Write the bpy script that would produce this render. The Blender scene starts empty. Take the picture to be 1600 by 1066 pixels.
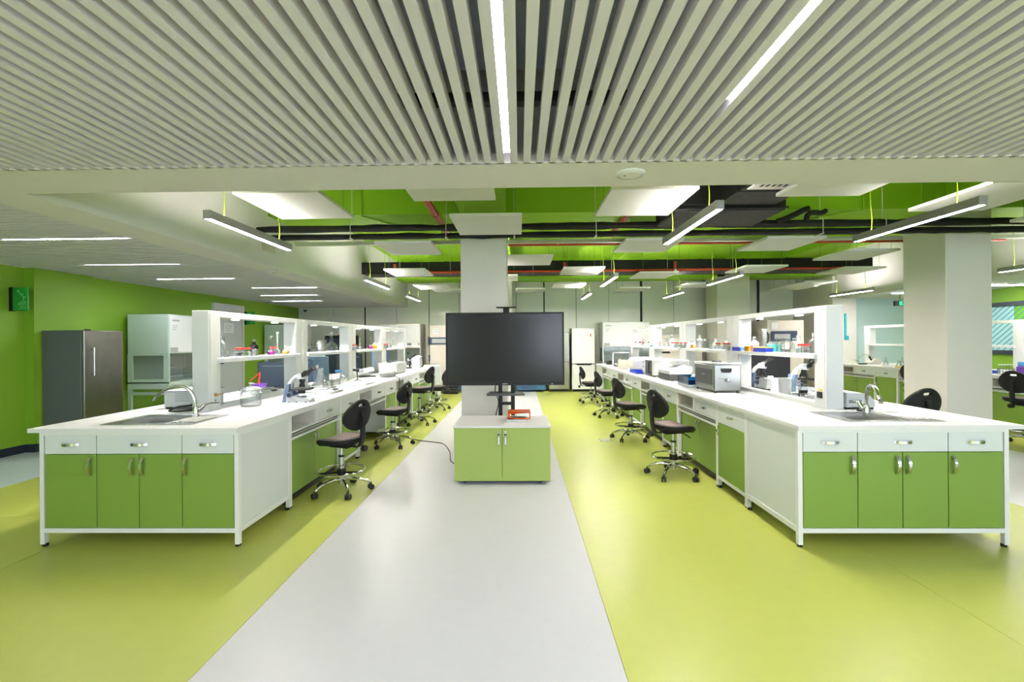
import bpy, math, random
from mathutils import Vector, Matrix
random.seed(7)
PI = math.pi
SC = bpy.context.scene
COL = SC.collection

# ------------------------------------------------------------------ camera, world, exposure
cam_data = bpy.data.cameras.new('camera')
cam_data.sensor_width = 36.0
cam_data.lens = 36.0 * 711.0 / 1600.0
cam_data.shift_y = -1.0 / 1600.0
cam_data.clip_start = 0.05
cam = bpy.data.objects.new('camera', cam_data)
COL.objects.link(cam)
cam.matrix_world = (Matrix.Translation((0, 0, 1.5)) @ Matrix.Rotation(12 / 711.0, 4, 'Z')
                    @ Matrix.Rotation(PI / 2, 4, 'X') @ Matrix.Rotation(-0.0072, 4, 'Z'))
SC.camera = cam

world = bpy.data.worlds.new('world')
SC.world = world
world.use_nodes = True
world.node_tree.nodes['Background'].inputs[0].default_value = (0.78, 0.88, 1.0, 1)
world.node_tree.nodes['Background'].inputs[1].default_value = 6.5

vs = SC.view_settings
vs.view_transform = 'Standard'
vs.look = 'None'
vs.gamma = 1.0
vs.use_curve_mapping = False
vs.exposure = 0.38
L_HANG, L_STRIP, L_CORR, L_PUCK = 205.0, 62.0, 95.0, 40.0
P_PUCK = 165.0
L_UP = 75.0
cy = SC.cycles
cy.use_denoising = True
cy.max_bounces = 7
cy.diffuse_bounces = 4
cy.glossy_bounces = 3
cy.transmission_bounces = 4
cy.transparent_max_bounces = 12
cy.caustics_reflective = False
cy.caustics_refractive = False
cy.sample_clamp_indirect = 6.0


# ------------------------------------------------------------------ materials
def new_mat(name):
    m = bpy.data.materials.new(name)
    m.use_nodes = True
    return m, m.node_tree, m.node_tree.nodes['Principled BSDF']


def mat(name, col, rough=0.5, metal=0.0, noise=0.0, scale=8.0, bump=0.0, bscale=60.0, coat=0.0, spec=0.5):
    m, nt, p = new_mat(name)
    p.inputs['Base Color'].default_value = (*col, 1)
    p.inputs['Roughness'].default_value = rough
    p.inputs['Metallic'].default_value = metal
    p.inputs['Specular IOR Level'].default_value = spec
    if coat:
        p.inputs['Coat Weight'].default_value = coat
        p.inputs['Coat Roughness'].default_value = 0.05
    if noise or bump:
        tc = nt.nodes.new('ShaderNodeTexCoord')
    if noise:
        n = nt.nodes.new('ShaderNodeTexNoise')
        n.inputs['Scale'].default_value = scale
        n.inputs['Detail'].default_value = 5
        nt.links.new(tc.outputs['Object'], n.inputs['Vector'])
        mx = nt.nodes.new('ShaderNodeMix')
        mx.data_type = 'RGBA'
        mx.inputs['A'].default_value = (*[c * (1 - noise) for c in col], 1)
        mx.inputs['B'].default_value = (*[min(1, c * (1 + noise)) for c in col], 1)
        nt.links.new(n.outputs['Fac'], mx.inputs['Factor'])
        nt.links.new(mx.outputs['Result'], p.inputs['Base Color'])
    if bump:
        n2 = nt.nodes.new('ShaderNodeTexNoise')
        n2.inputs['Scale'].default_value = bscale
        n2.inputs['Detail'].default_value = 3
        nt.links.new(tc.outputs['Object'], n2.inputs['Vector'])
        b = nt.nodes.new('ShaderNodeBump')
        b.inputs['Strength'].default_value = bump
        b.inputs['Distance'].default_value = 0.01
        nt.links.new(n2.outputs['Fac'], b.inputs['Height'])
        nt.links.new(b.outputs['Normal'], p.inputs['Normal'])
    return m


def emit(name, col, strength):
    m, nt, p = new_mat(name)
    nt.nodes.remove(p)
    e = nt.nodes.new('ShaderNodeEmission')
    e.inputs[0].default_value = (*col, 1)
    e.inputs[1].default_value = strength
    nt.links.new(e.outputs[0], nt.nodes['Material Output'].inputs[0])
    return m


def glass(name, tint, gloss=0.12, milky=0.0):
    # thin-walled glass: transparent body, fresnel reflection, a little haze of its own
    m, nt, p = new_mat(name)
    nt.nodes.remove(p)
    t = nt.nodes.new('ShaderNodeBsdfTransparent')
    # glass is darker where the view runs along its wall
    lw2 = nt.nodes.new('ShaderNodeLayerWeight')
    lw2.inputs['Blend'].default_value = 0.45
    tm = nt.nodes.new('ShaderNodeMix')
    tm.data_type = 'RGBA'
    tm.inputs['A'].default_value = (*tint, 1)
    tm.inputs['B'].default_value = (*[c * 0.42 for c in tint], 1)
    nt.links.new(lw2.outputs['Facing'], tm.inputs['Factor'])
    nt.links.new(tm.outputs['Result'], t.inputs[0])
    g = nt.nodes.new('ShaderNodeBsdfGlossy')
    g.inputs['Roughness'].default_value = 0.04
    lw = nt.nodes.new('ShaderNodeLayerWeight')
    lw.inputs['Blend'].default_value = 0.35
    mp = nt.nodes.new('ShaderNodeMapRange')
    mp.inputs['To Min'].default_value = gloss * 0.4
    mp.inputs['To Max'].default_value = min(1.0, gloss * 4.5)
    nt.links.new(lw.outputs['Facing'], mp.inputs['Value'])
    mx = nt.nodes.new('ShaderNodeMixShader')
    nt.links.new(mp.outputs[0], mx.inputs[0])
    nt.links.new(t.outputs[0], mx.inputs[1])
    nt.links.new(g.outputs[0], mx.inputs[2])
    last = mx
    if milky:
        d = nt.nodes.new('ShaderNodeBsdfDiffuse')
        d.inputs[0].default_value = (0.9, 0.93, 0.93, 1)
        m2 = nt.nodes.new('ShaderNodeMixShader')
        m2.inputs[0].default_value = milky
        nt.links.new(mx.outputs[0], m2.inputs[1])
        nt.links.new(d.outputs[0], m2.inputs[2])
        last = m2
    nt.links.new(last.outputs[0], nt.nodes['Material Output'].inputs[0])
    return m


M = {
    'white_wall': mat('white_wall_paint', (0.74, 0.72, 0.66), 0.6, noise=0.02),
    'soffit': mat('plaster_soffit_paint', (0.92, 0.865, 0.90), 0.65, noise=0.015),
    'slat': mat('grey_white_slat', (0.86, 0.81, 0.91), 0.5),
    'plenum': mat('plenum_grey_paint', (0.50, 0.54, 0.63), 0.85, noise=0.1, scale=2),
    'lime_wall': mat('lime_wall_paint', (0.22, 0.41, 0.027), 0.5, noise=0.03),
    'lime_concrete': mat('lime_concrete_paint', (0.275, 0.53, 0.015), 0.6, noise=0.05, bump=0.1, bscale=12),
    'blue_wall': mat('pale_blue_wall_paint', (0.52, 0.66, 0.68), 0.6),
    'column': mat('column_paint', (0.78, 0.745, 0.70), 0.6, noise=0.02),
    'vinyl_white': mat('white_vinyl', (0.55, 0.55, 0.565), 0.36, noise=0.03, scale=14, bump=0.04, bscale=180, spec=0.35),
    'vinyl_green': mat('lime_vinyl', (0.45, 0.49, 0.10), 0.34, noise=0.04, scale=10, bump=0.04, bscale=180, spec=0.35),
    'vinyl_blue': mat('pale_grey_vinyl', (0.50, 0.56, 0.58), 0.34, noise=0.03, scale=14, spec=0.35),
    'seam': mat('floor_seam', (0.30, 0.32, 0.08), 0.7),
    'baseboard': mat('dark_baseboard', (0.02, 0.026, 0.04), 0.4),
    'glass_panel': mat('back_painted_panel', (0.86, 0.87, 0.78), 0.22, noise=0.03, scale=2, spec=0.4),
    'joint': mat('dark_joint', (0.015, 0.017, 0.015), 0.6),
    'bench_white': mat('bench_white_steel', (0.80, 0.81, 0.80), 0.35),
    'drawer_white': mat('drawer_white_laminate', (0.70, 0.735, 0.735), 0.4),
    'worktop': mat('white_worktop', (0.80, 0.79, 0.795), 0.28, noise=0.015, scale=30),
    'cab_green': mat('green_laminate', (0.20, 0.325, 0.05), 0.42, noise=0.02, scale=20),
    'grey_panel': mat('grey_back_panel', (0.45, 0.47, 0.42), 0.5),
    'trolley_green': mat('light_green_laminate', (0.35, 0.46, 0.115), 0.42, noise=0.02, scale=20),
    'chrome': mat('chrome', (0.78, 0.78, 0.78), 0.12, 1.0),
    'steel': mat('brushed_steel', (0.58, 0.575, 0.57), 0.27, 1.0, noise=0.05, scale=90),
    'basin_steel': mat('satin_basin_steel', (0.60, 0.595, 0.58), 0.4, 0.65),
    'dark_steel': mat('dark_brushed_steel', (0.23, 0.225, 0.21), 0.3, 1.0, noise=0.18, scale=5),
    'fridge_grey': mat('fridge_grey_side', (0.10, 0.115, 0.12), 0.45),
    'olive_steel': mat('olive_steel', (0.36, 0.36, 0.30), 0.3, 0.7),
    'black': mat('black_plastic', (0.011, 0.011, 0.012), 0.45, spec=0.3),
    'black_pu': mat('black_moulded_foam', (0.012, 0.012, 0.013), 0.62, bump=0.2, bscale=120, spec=0.25),
    'seat_pad': mat('textured_foam_painted_sheen', (0.15, 0.112, 0.10), 0.6, noise=0.25, scale=60, bump=0.3, bscale=70, spec=0.3),  # brown-grey colour stands in for warm sheen on the black seat
    'rubber': mat('black_rubber', (0.015, 0.015, 0.015), 0.6),
    'screen': mat('dark_screen', (0.008, 0.010, 0.011), 0.2, spec=0.45),
    'screen2': mat('dark_blue_screen', (0.035, 0.055, 0.085), 0.25),
    'pale_screen': mat('pale_blue_screen', (0.20, 0.30, 0.36), 0.3),
    'ink': mat('black_ink_bottle', (0.003, 0.003, 0.004), 0.6, spec=0.12),
    'lab_white': mat('instrument_white', (0.62, 0.64, 0.645), 0.35),
    'lab_cream': mat('instrument_cream', (0.74, 0.70, 0.60), 0.4),
    'lab_grey': mat('instrument_grey', (0.42, 0.44, 0.45), 0.4),
    'pale_green_white': mat('pale_green_white_enamel', (0.62, 0.74, 0.69), 0.35),
    'pink_white': mat('warm_white_enamel', (0.74, 0.68, 0.62), 0.4),
    'white_gloss': mat('white_gloss_enamel', (0.86, 0.87, 0.87), 0.2),
    'dark_grey': mat('dark_grey_plastic', (0.05, 0.052, 0.055), 0.4),
    'slate_blue': mat('slate_blue_plastic', (0.10, 0.15, 0.24), 0.4),
    'navy': mat('navy_enamel', (0.03, 0.045, 0.10), 0.35),
    'chest_blue': mat('blue_enamel', (0.035, 0.13, 0.26), 0.35),
    'duct': mat('black_insulation', (0.007, 0.0075, 0.007), 0.65, bump=0.8, bscale=14, spec=0.25),
    'red_pipe': mat('red_pipe_paint', (0.42, 0.035, 0.02), 0.4),
    'grey_pipe': mat('pale_conduit', (0.62, 0.62, 0.58), 0.5),
    'panel': mat('acoustic_panel_white', (0.92, 0.905, 0.895), 0.7, bump=0.1, bscale=200),
    'aluminium': mat('aluminium_profile', (0.42, 0.42, 0.41), 0.4, 0.6),
    'lime_cable': mat('lime_cable', (0.33, 0.48, 0.03), 0.5),
    'wire': mat('thin_steel_wire', (0.18, 0.24, 0.06), 0.4, 0.5),
    'sign_green': mat('sign_green', (0.015, 0.30, 0.03), 0.3),
    'sign_print': mat('sign_pale_print', (0.16, 0.55, 0.22), 0.4),
    'turquoise': mat('turquoise_plastic', (0.03, 0.42, 0.52), 0.4),
    'orange_acrylic': mat('orange_acrylic', (0.75, 0.10, 0.01), 0.15),
    'orange': mat('orange_liquid', (0.85, 0.28, 0.01), 0.25),
    'magenta': mat('magenta_liquid', (0.72, 0.02, 0.55), 0.25),
    'amber': mat('amber_glass', (0.40, 0.18, 0.01), 0.2),
    'yellow': mat('yellow_plastic', (0.80, 0.62, 0.06), 0.4),
    'red': mat('red_plastic', (0.80, 0.035, 0.02), 0.4),
    'pink': mat('pink_plastic', (0.85, 0.35, 0.36), 0.4),
    'cobalt': mat('cobalt_plastic', (0.02, 0.05, 0.50), 0.35),
    'cyan': mat('cyan_plastic', (0.10, 0.65, 0.62), 0.4),
    'purple': mat('purple_plastic', (0.16, 0.05, 0.42), 0.4),
    'teal': mat('teal_badge', (0.01, 0.16, 0.20), 0.4),
    'brass': mat('brass', (0.55, 0.36, 0.12), 0.3, 1.0),
    'sky_blue': mat('sky_blue_plastic', (0.10, 0.34, 0.66), 0.4),
    'paper': mat('paper_white', (0.85, 0.86, 0.86), 0.7),
    'pale_pane': mat('pale_cyan_film', (0.40, 0.72, 0.72), 0.25),
    'green_pane': mat('green_film', (0.16, 0.48, 0.05), 0.25),
    'pattern_wall': mat('hood_back_panel', (0.45, 0.47, 0.46), 0.3, noise=0.35, scale=9),
    'glass': glass('clear_glass', (0.93, 0.96, 0.95), 0.14, 0.02),
    'glass_white': glass('milky_glass', (0.92, 0.94, 0.94), 0.12, 0.12),
    'glass_pane': glass('hood_pane_glass', (0.90, 0.95, 0.94), 0.08, 0.06),
    'blue_shield': glass('blue_acrylic', (0.03, 0.42, 0.72), 0.12, 0.0),
    'led_hang': emit('lamp_diffuser_neutral', (1.0, 0.925, 0.87), L_HANG),
    'uplight_fill': emit('added_uplight_neutral', (1.0, 0.93, 0.88), L_UP),  # added fill glow that brightens the upper room
    'led_strip': emit('strip_diffuser_cool', (0.94, 0.94, 1.0), L_STRIP),
    'led_corr': emit('corridor_strip_cool', (0.93, 0.95, 1.0), L_CORR),
    'led_puck': emit('puck_light', (0.97, 0.98, 1.0), L_PUCK),
    'exit_glow': emit('exit_glow', (0.05, 0.75, 0.35), 1.2),
}


# ------------------------------------------------------------------ mesh builder
class MB:
    def __init__(self):
        self.v, self.f, self.mi = [], [], []

    def add(self, vs, fs, m=0):
        b = len(self.v)
        self.v += [tuple(p) for p in vs]
        self.f += [tuple(i + b for i in f) for f in fs]
        self.mi += [m] * len(fs)
        return self

    def box(self, x0, x1, y0, y1, z0, z1, m=0):
        v = [(x, y, z) for z in (z0, z1) for y in (y0, y1) for x in (x0, x1)]
        return self.add(v, [(0, 2, 3, 1), (4, 5, 7, 6), (0, 1, 5, 4), (2, 6, 7, 3), (0, 4, 6, 2), (1, 3, 7, 5)], m)

    def rbox(self, x0, x1, y0, y1, z0, z1, r=0.004, m=0):
        # box with chamfered edges
        lo, hi = (x0, y0, z0), (x1, y1, z1)
        r = min(r, (x1 - x0) * .45, (y1 - y0) * .45, (z1 - z0) * .45)
        V, idx = [], {}
        for cx in (0, 1):
            for cy_ in (0, 1):
                for cz in (0, 1):
                    c = (cx, cy_, cz)
                    for ax in range(3):
                        p = []
                        for k in range(3):
                            e = hi[k] if c[k] else lo[k]
                            s = -1 if c[k] else 1
                            p.append(e if k == ax else e + s * r)
                        idx[(c, ax)] = len(V)
                        V.append(p)
        F = []
        for ax in range(3):
            o = [k for k in range(3) if k != ax]
            for s in (0, 1):
                q = []
                for a, b in ((0, 0), (1, 0), (1, 1), (0, 1)):
                    c = [0, 0, 0]
                    c[ax], c[o[0]], c[o[1]] = s, a, b
                    q.append(idx[(tuple(c), ax)])
                if (s == 1) == (ax == 1):
                    q.reverse()
                F.append(q)
        for ax in range(3):
            o = [k for k in range(3) if k != ax]
            for a in (0, 1):
                for b in (0, 1):
                    c0, c1 = [0, 0, 0], [0, 0, 0]
                    c0[ax], c1[ax] = 0, 1
                    for c in (c0, c1):
                        c[o[0]], c[o[1]] = a, b
                    c0, c1 = tuple(c0), tuple(c1)
                    F.append([idx[(c0, o[0])], idx[(c1, o[0])], idx[(c1, o[1])], idx[(c0, o[1])]])
        for cx in (0, 1):
            for cy_ in (0, 1):
                for cz in (0, 1):
                    c = (cx, cy_, cz)
                    F.append([idx[(c, 0)], idx[(c, 1)], idx[(c, 2)]])
        return self.add(V, F, m)

    def cyl(self, p0, p1, r0, r1=None, n=12, m=0, caps=True):
        r1 = r0 if r1 is None else r1
        p0, p1 = Vector(p0), Vector(p1)
        d = (p1 - p0).normalized()
        a = d.orthogonal().normalized()
        b = d.cross(a)
        V = []
        for p, r in ((p0, r0), (p1, r1)):
            for i in range(n):
                t = 2 * PI * i / n
                V.append(p + a * (r * math.cos(t)) + b * (r * math.sin(t)))
        F = [(i, (i + 1) % n, n + (i + 1) % n, n + i) for i in range(n)]
        if caps:
            F += [tuple(range(n - 1, -1, -1)), tuple(range(n, 2 * n))]
        return self.add(V, F, m)

    def tube(self, pts, r, n=8, m=0, closed=False):
        pts = [Vector(p) for p in pts]
        N = len(pts)
        rr = r if isinstance(r, (list, tuple)) else [r] * N
        V = []
        prev = None
        for i, p in enumerate(pts):
            if closed:
                d = (pts[(i + 1) % N] - pts[i - 1]).normalized()
            else:
                d = (pts[min(i + 1, N - 1)] - pts[max(i - 1, 0)]).normalized()
            a = d.orthogonal().normalized() if prev is None else (prev - d * prev.dot(d)).normalized()
            prev = a
            b = d.cross(a)
            for k in range(n):
                t = 2 * PI * k / n
                V.append(p + a * (rr[i] * math.cos(t)) + b * (rr[i] * math.sin(t)))
        F = []
        for i in range(N if closed else N - 1):
            j = (i + 1) % N
            for k in range(n):
                F.append((i * n + k, i * n + (k + 1) % n, j * n + (k + 1) % n, j * n + k))
        if not closed:
            F += [tuple(range(n - 1, -1, -1)), tuple(range((N - 1) * n, N * n))]
        return self.add(V, F, m)

    def lathe(self, prof, c=(0, 0, 0), n=16, m=0):
        V, F = [], []
        for r, z in prof:
            for k in range(n):
                t = 2 * PI * k / n
                V.append((c[0] + r * math.cos(t), c[1] + r * math.sin(t), c[2] + z))
        for i in range(len(prof) - 1):
            for k in range(n):
                F.append((i * n + k, i * n + (k + 1) % n, (i + 1) * n + (k + 1) % n, (i + 1) * n + k))
        if prof[0][0] > 1e-4:
            F.append(tuple(range(n - 1, -1, -1)))
        if prof[-1][0] > 1e-4 and prof[-1][1] != prof[0][1]:
            pass
        return self.add(V, F, m)

    def prism(self, poly, ax, a0, a1, m=0):
        # poly in the plane of the other two axes, in order (x,y),(x,z),(y,z)
        n = len(poly)

        def P(q, a):
            return {'x': (a, q[0], q[1]), 'y': (q[0], a, q[1]), 'z': (q[0], q[1], a)}[ax]
        V = [P(q, a0) for q in poly] + [P(q, a1) for q in poly]
        F = [(i, (i + 1) % n, n + (i + 1) % n, n + i) for i in range(n)]
        F += [tuple(range(n - 1, -1, -1)), tuple(range(n, 2 * n))]
        return self.add(V, F, m)

    def build(self, name, mats, parent=None, smooth=True, loc=None):
        me = bpy.data.meshes.new(name)
        me.from_pydata(self.v, [], self.f)
        mats = mats if isinstance(mats, (list, tuple)) else [mats]
        for k in mats:
            me.materials.append(M[k])
        if len(mats) > 1:
            me.polygons.foreach_set('material_index', self.mi)
        import bmesh
        bm = bmesh.new()
        bm.from_mesh(me)
        bmesh.ops.recalc_face_normals(bm, faces=bm.faces)
        bm.to_mesh(me)
        bm.free()
        if smooth:
            me.shade_smooth()
            me.set_sharp_from_angle(angle=0.62)
        o = bpy.data.objects.new(name, me)
        COL.objects.link(o)
        if parent:
            o.parent = parent
        if loc:
            o.location = loc
        return o


def tag(o, label, cat, group=None):
    o['label'] = label
    o['category'] = cat
    if group:
        o['group'] = group
    return o


def thing(name, label, cat, loc=(0, 0, 0), rz=0.0, group=None):
    o = bpy.data.objects.new(name, None)
    o.empty_display_size = 0.1
    COL.objects.link(o)
    o.location = loc
    o.rotation_euler = (0, 0, rz)
    return tag(o, label, cat, group)


def structure(o, label=None):
    o['kind'] = 'structure'
    if label:
        o['label'] = label
    return o


def copy_tree(o, parent=None):
    c = o.copy()
    COL.objects.link(c)
    if parent:
        c.parent = parent
    for ch in list(o.children):
        copy_tree(ch, c)
    return c


def dup(o, loc, rz, label):
    c = copy_tree(o)
    c.location = loc
    c.rotation_euler = (0, 0, rz)
    c['label'] = label
    return c


def bez(p0, p1, p2, p3, n=10):
    p0, p1, p2, p3 = map(Vector, (p0, p1, p2, p3))
    out = []
    for i in range(n + 1):
        t = i / n
        out.append(p0 * (1 - t) ** 3 + p1 * 3 * t * (1 - t) ** 2 + p2 * 3 * t * t * (1 - t) + p3 * t ** 3)
    return out


def smooth_path(pts, k=5):
    P = [Vector(p) for p in pts]
    P = [P[0]] + P + [P[-1]]
    out = []
    for i in range(1, len(P) - 2):
        for j in range(k):
            t = j / k
            a, b, c, d = P[i - 1], P[i], P[i + 1], P[i + 2]
            out.append(0.5 * (2 * b + (c - a) * t + (2 * a - 5 * b + 4 * c - d) * t * t + (3 * b - a - 3 * c + d) * t ** 3))
    out.append(P[-2])
    return out


# ------------------------------------------------------------------ the room
ZC, SLAB = 2.55, 3.75
XL, XR, YB, YF = -6.85, 10.5, 14.0, -4.0
XA, XB = -3.45, 8.4          # edges of the raised part of the room
YS0, YS1 = 2.69, 3.13        # the plaster soffit across the room

fl = structure(MB().box(XL - .2, XR + .2, YF - .2, YB + .3, -0.12, -0.004).build('floor', 'seam', smooth=False), 'lime and white vinyl floor')
def sheets(x0, x1, cuts, m, ybreaks=()):
    xs = [x0] + list(cuts) + [x1]
    ys = [YF] + list(ybreaks) + [YB]
    for a, b in zip(xs, xs[1:]):
        for c, d in zip(ys, ys[1:]):
            MB().box(a + .0015, b - .0015, c + .001, d - .001, -0.02, 0.0).build('vinyl_sheet', m, fl, smooth=False)
sheets(XL, -5.42, [], 'vinyl_blue')
sheets(-5.42, -1.48, [-3.46], 'vinyl_green', (3.9,))
sheets(-1.48, 0.465, [], 'vinyl_white')
sheets(0.465, 4.43, [2.43], 'vinyl_green')
sheets(4.43, 6.48, [], 'vinyl_white')
sheets(6.48, XR, [8.4], 'vinyl_green')

structure(MB().box(XL - .2, XL, YF - .2, YB + .3, -.02, SLAB).build('wall_left', 'lime_wall', smooth=False), 'lime green side wall')
structure(MB().box(XR, XR + .2, YF - .2, YB + .3, -.02, SLAB).build('wall_right', 'lime_wall', smooth=False), 'lime green far right wall')
wf = structure(MB().box(XL - .2, XR + .2, YF - .2, YF, 2.45, SLAB).box(XL - .2, XR + .2, YF - .2, YF, -.02, .75)
               .box(XL - .2, -5.4, YF - .2, YF, .75, 2.45).box(-2.8, .55, YF - .2, YF, .75, 2.45).box(9.6, XR + .2, YF - .2, YF, .75, 2.45).build('wall_front', 'white_wall', smooth=False), 'white wall with added windows behind the viewer')
for k, (a, b) in enumerate(((-5.4, -2.8), (.55, 9.6))):  # windows out of view, added to throw cool light on the bench fronts
    wn = structure(bpy.data.objects.new('window_%d' % (k + 2), None), 'unseen window added behind the viewer for daylight')
    COL.objects.link(wn)
    n = 2 if k == 0 else 6
    for i in range(n + 1):
        x = a + (b - a) * i / n
        MB().box(max(a, x - .03), min(b, x + .03), YF - .12, YF - .06, .75, 2.45).build('mullion', 'bench_white', wn, smooth=False)
    pl = bpy.data.lights.new('window_portal', 'AREA')
    pl.shape = 'RECTANGLE'
    pl.size, pl.size_y = b - a, 1.7
    pl.cycles.is_portal = True
    po = bpy.data.objects.new('window_portal', pl)
    po.location = ((a + b) / 2, YF - .15, 1.6)
    po.rotation_euler = (PI / 2, 0, 0)
    COL.objects.link(po)
    po.parent = wn
structure(MB().box(XL, -6.71, 6.18, 7.05, 0, ZC).build('wall_pier', 'lime_wall', smooth=False), 'lime green pilaster beside grey fridge')
for y0, y1, x in ((YF, 6.18, XL), (6.18, 7.05, -6.71), (7.05, 9.95, XL), (11.17, YB, XL)):
    structure(MB().box(x, x + .012, y0, y1, 0.0, 0.11).build('baseboard_left', 'baseboard', smooth=False))
structure(MB().box(-6.71 - .14, -6.698, 6.168, 6.18, 0.0, 0.11).build('baseboard_left', 'baseboard', smooth=False))
structure(MB().box(XL - .01, XL + .05, 5.62, 5.745, 0, 2.2).build('trim_1', 'bench_white', smooth=False), 'white door frame at left picture edge')

# back wall of tall panels with dark joints
wb = structure(MB().box(XL, XB + .2, YB + .03, YB + .3, -.02, SLAB).build('wall_back', 'joint', smooth=False), 'back wall of tall pale panels')
seams = [(-6.85, 0), (-5.76, .01), (-4.78, .045), (-3.8, .01), (-2.79, .02), (-1.85, .02), (-0.9, .01), (-.1, .01), (.757, .04), (1.74, .015),
         (2.74, .01), (3.73, .075), (4.72, .012), (5.7, .01), (6.5, .01), (7.28, .09), (8.4, 0)]
for (a, ga), (b, gb) in zip(seams, seams[1:]):
    MB().rbox(a + ga / 2, b - gb / 2, YB, YB + .04, 0.0, 3.29, .003).build('wall_panel', 'glass_panel', wb, smooth=False)
structure(MB().box(XA, XB, YB - .02, YB + .03, 3.29, SLAB).build('trim_2', 'lime_concrete', smooth=False), 'green band above the back panels')
structure(MB().box(8.33, 8.95, 12.25, YB, 0, ZC + .6).build('wall_pier', 'column', smooth=False), 'white pier at the alcove corner')
structure(MB().box(8.95, XR, 12.4, 12.6, 0, ZC).build('wall_alcove', 'blue_wall', smooth=False), 'pale blue alcove wall')

# slab, beams, bulkheads
structure(MB().box(XL - .2, XR + .2, YF - .2, YB + .3, SLAB, SLAB + .2).build('ceiling_slab', 'lime_concrete', smooth=False), 'green painted concrete ceiling')
for y0, y1 in ((6.2, 6.85), (12.75, 13.4)):
    structure(MB().box(XA, XB, y0, y1, 3.235, SLAB).build('beam', 'lime_concrete', smooth=False))
for x0, x1 in ((-.8, -.17), (5.72, 6.33)):
    for y0, y1 in ((YS1, 6.2), (6.85, 12.75)):
        structure(MB().box(x0, x1, y0, y1, 3.24, SLAB).build('beam', 'lime_concrete', smooth=False))
for x0, x1 in ((2.45, 2.65),):
    structure(MB().box(x0, x1, 6.85, 12.75, 3.5, SLAB).build('beam', 'lime_concrete', smooth=False))
structure(MB().box(XA - .12, XA, YS1 - .12, YB, ZC + .058, SLAB).build('bulkhead', 'soffit', smooth=False), 'off-white bulkhead above the left corridor ceiling')
structure(MB().box(XB, XB + .12, YS1 - .12, YB, ZC + .058, SLAB).build('bulkhead', 'soffit', smooth=False), 'off-white bulkhead on the right')
structure(MB().box(XA, XB, YS1 - .12, YS1, ZC + .058, SLAB).build('bulkhead', 'soffit', smooth=False))
# flat plaster margins at 2.55 m
structure(MB().box(-3.88, XR, YS0, YS1, ZC, ZC + .06).build('ceiling_soffit', 'soffit', smooth=False), 'flat white soffit across the room')
structure(MB().box(-3.88, XA, YS1, YB, ZC, ZC + .06).build('ceiling_soffit', 'soffit', smooth=False), 'flat white soffit edging the left corridor')
structure(MB().box(XB, XR, YS1, YB, ZC, ZC + .06).build('ceiling_soffit', 'soffit', smooth=False))
structure(MB().box(XL, XL + .07, YF, YB, ZC, ZC + .06).build('trim_3', 'soffit', smooth=False))

# slatted ceiling over the viewer: slats run away from the viewer, dark void above
c1 = structure(MB().box(-3.95, XR, YF, YS0, 3.10, 3.16).build('ceiling', 'plenum', smooth=False), 'slatted ceiling with white slats below a dark void')
PITCH = 0.0765
gaps = {-1: 1, 12: 1}         # two gaps hold light strips
slat_me = None
for i in range(-50, 62):
    x = -0.0265 + PITCH * i - .0
    if slat_me is None:
        s = MB().box(-.0205, .0205, YF, YS0 + .02, ZC, ZC + .062).build('slat', 'slat', c1, smooth=False)
        slat_me = s.data
    else:
        s = bpy.data.objects.new('slat', slat_me)
        COL.objects.link(s)
        s.parent = c1
    s.location = (x, 0, 0)
for y in (2.12, 0.9, -0.3, -1.5, -2.7):
    MB().box(-3.9, 4.9, y, y + .05, ZC + .064, ZC + .11).build('slat_carrier', 'joint', c1, smooth=False)

# left corridor ceiling: slats run across
c2 = structure(MB().box(XL, -3.80, YS0 - 6.6, YB, 2.78, 2.82).build('ceiling', 'dark_grey', smooth=False), 'slatted ceiling over the left corridor')
slat_me = None
P2 = 0.0885
for i in range(0, 127):
    y = 2.78 + P2 * i
    if slat_me is None:
        s = MB().box(XL + .07, -3.87, -.026, .026, ZC + .002, ZC + .024).build('slat', 'slat', c2, smooth=False)
        slat_me = s.data
    else:
        s = bpy.data.objects.new('slat', slat_me)
        COL.objects.link(s)
        s.parent = c2
    s.location = (0, y, 0)
structure(MB().box(XL, -3.88, YF, YS0 - .02, ZC, ZC + .05).build('ceiling', 'soffit', smooth=False))

# columns
structure(MB().rbox(-.80, -.17, 6.2, 6.85, 0, 3.30, .006).build('column', 'column', smooth=False), 'square white column behind the television')
structure(MB().rbox(5.72, 6.33, 6.2, 6.88, 0, 3.30, .006).build('column', 'column', smooth=False), 'square white column at right')
structure(MB().rbox(-.80, -.20, 12.75, 13.4, 0, 3.3, .006).build('column', 'column', smooth=False))
structure(MB().rbox(5.5, 6.4, 12.75, 13.5, 0, 3.3, .006).build('column', 'column', smooth=False), 'pale column against the back wall')

# ------------------------------------------------------------------ ceiling lights
def strip(name, x0, x1, y0, y1, m, label, group, trim=True):
    r = thing(name, label, 'light', ((x0 + x1) / 2, (y0 + y1) / 2, ZC), 0, group)
    cx, cy_ = (x0 + x1) / 2, (y0 + y1) / 2
    MB().box(x0 - cx, x1 - cx, y0 - cy_, y1 - cy_, .006, .012).build('diffuser', m, r, smooth=False)
    a, b, c, d = x0 - cx, x1 - cx, y0 - cy_, y1 - cy_
    MB().box(a, b, c, d, .012, .07).build('housing', 'aluminium', r, smooth=False)
    return r
g = 'recessed light strips in the front ceiling'
strip('ceiling_light', -0.0825, -0.047, .05, 2.555, 'led_strip', 'long recessed light strip above the middle aisle, pointing at the television', g)
strip('ceiling_light', -0.0265 + PITCH * 12.5 - .0175, -0.0265 + PITCH * 12.5 + .0175, -.4, 2.02, 'led_strip', 'long recessed light strip right of the middle, slanting to the top edge', g)
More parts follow.
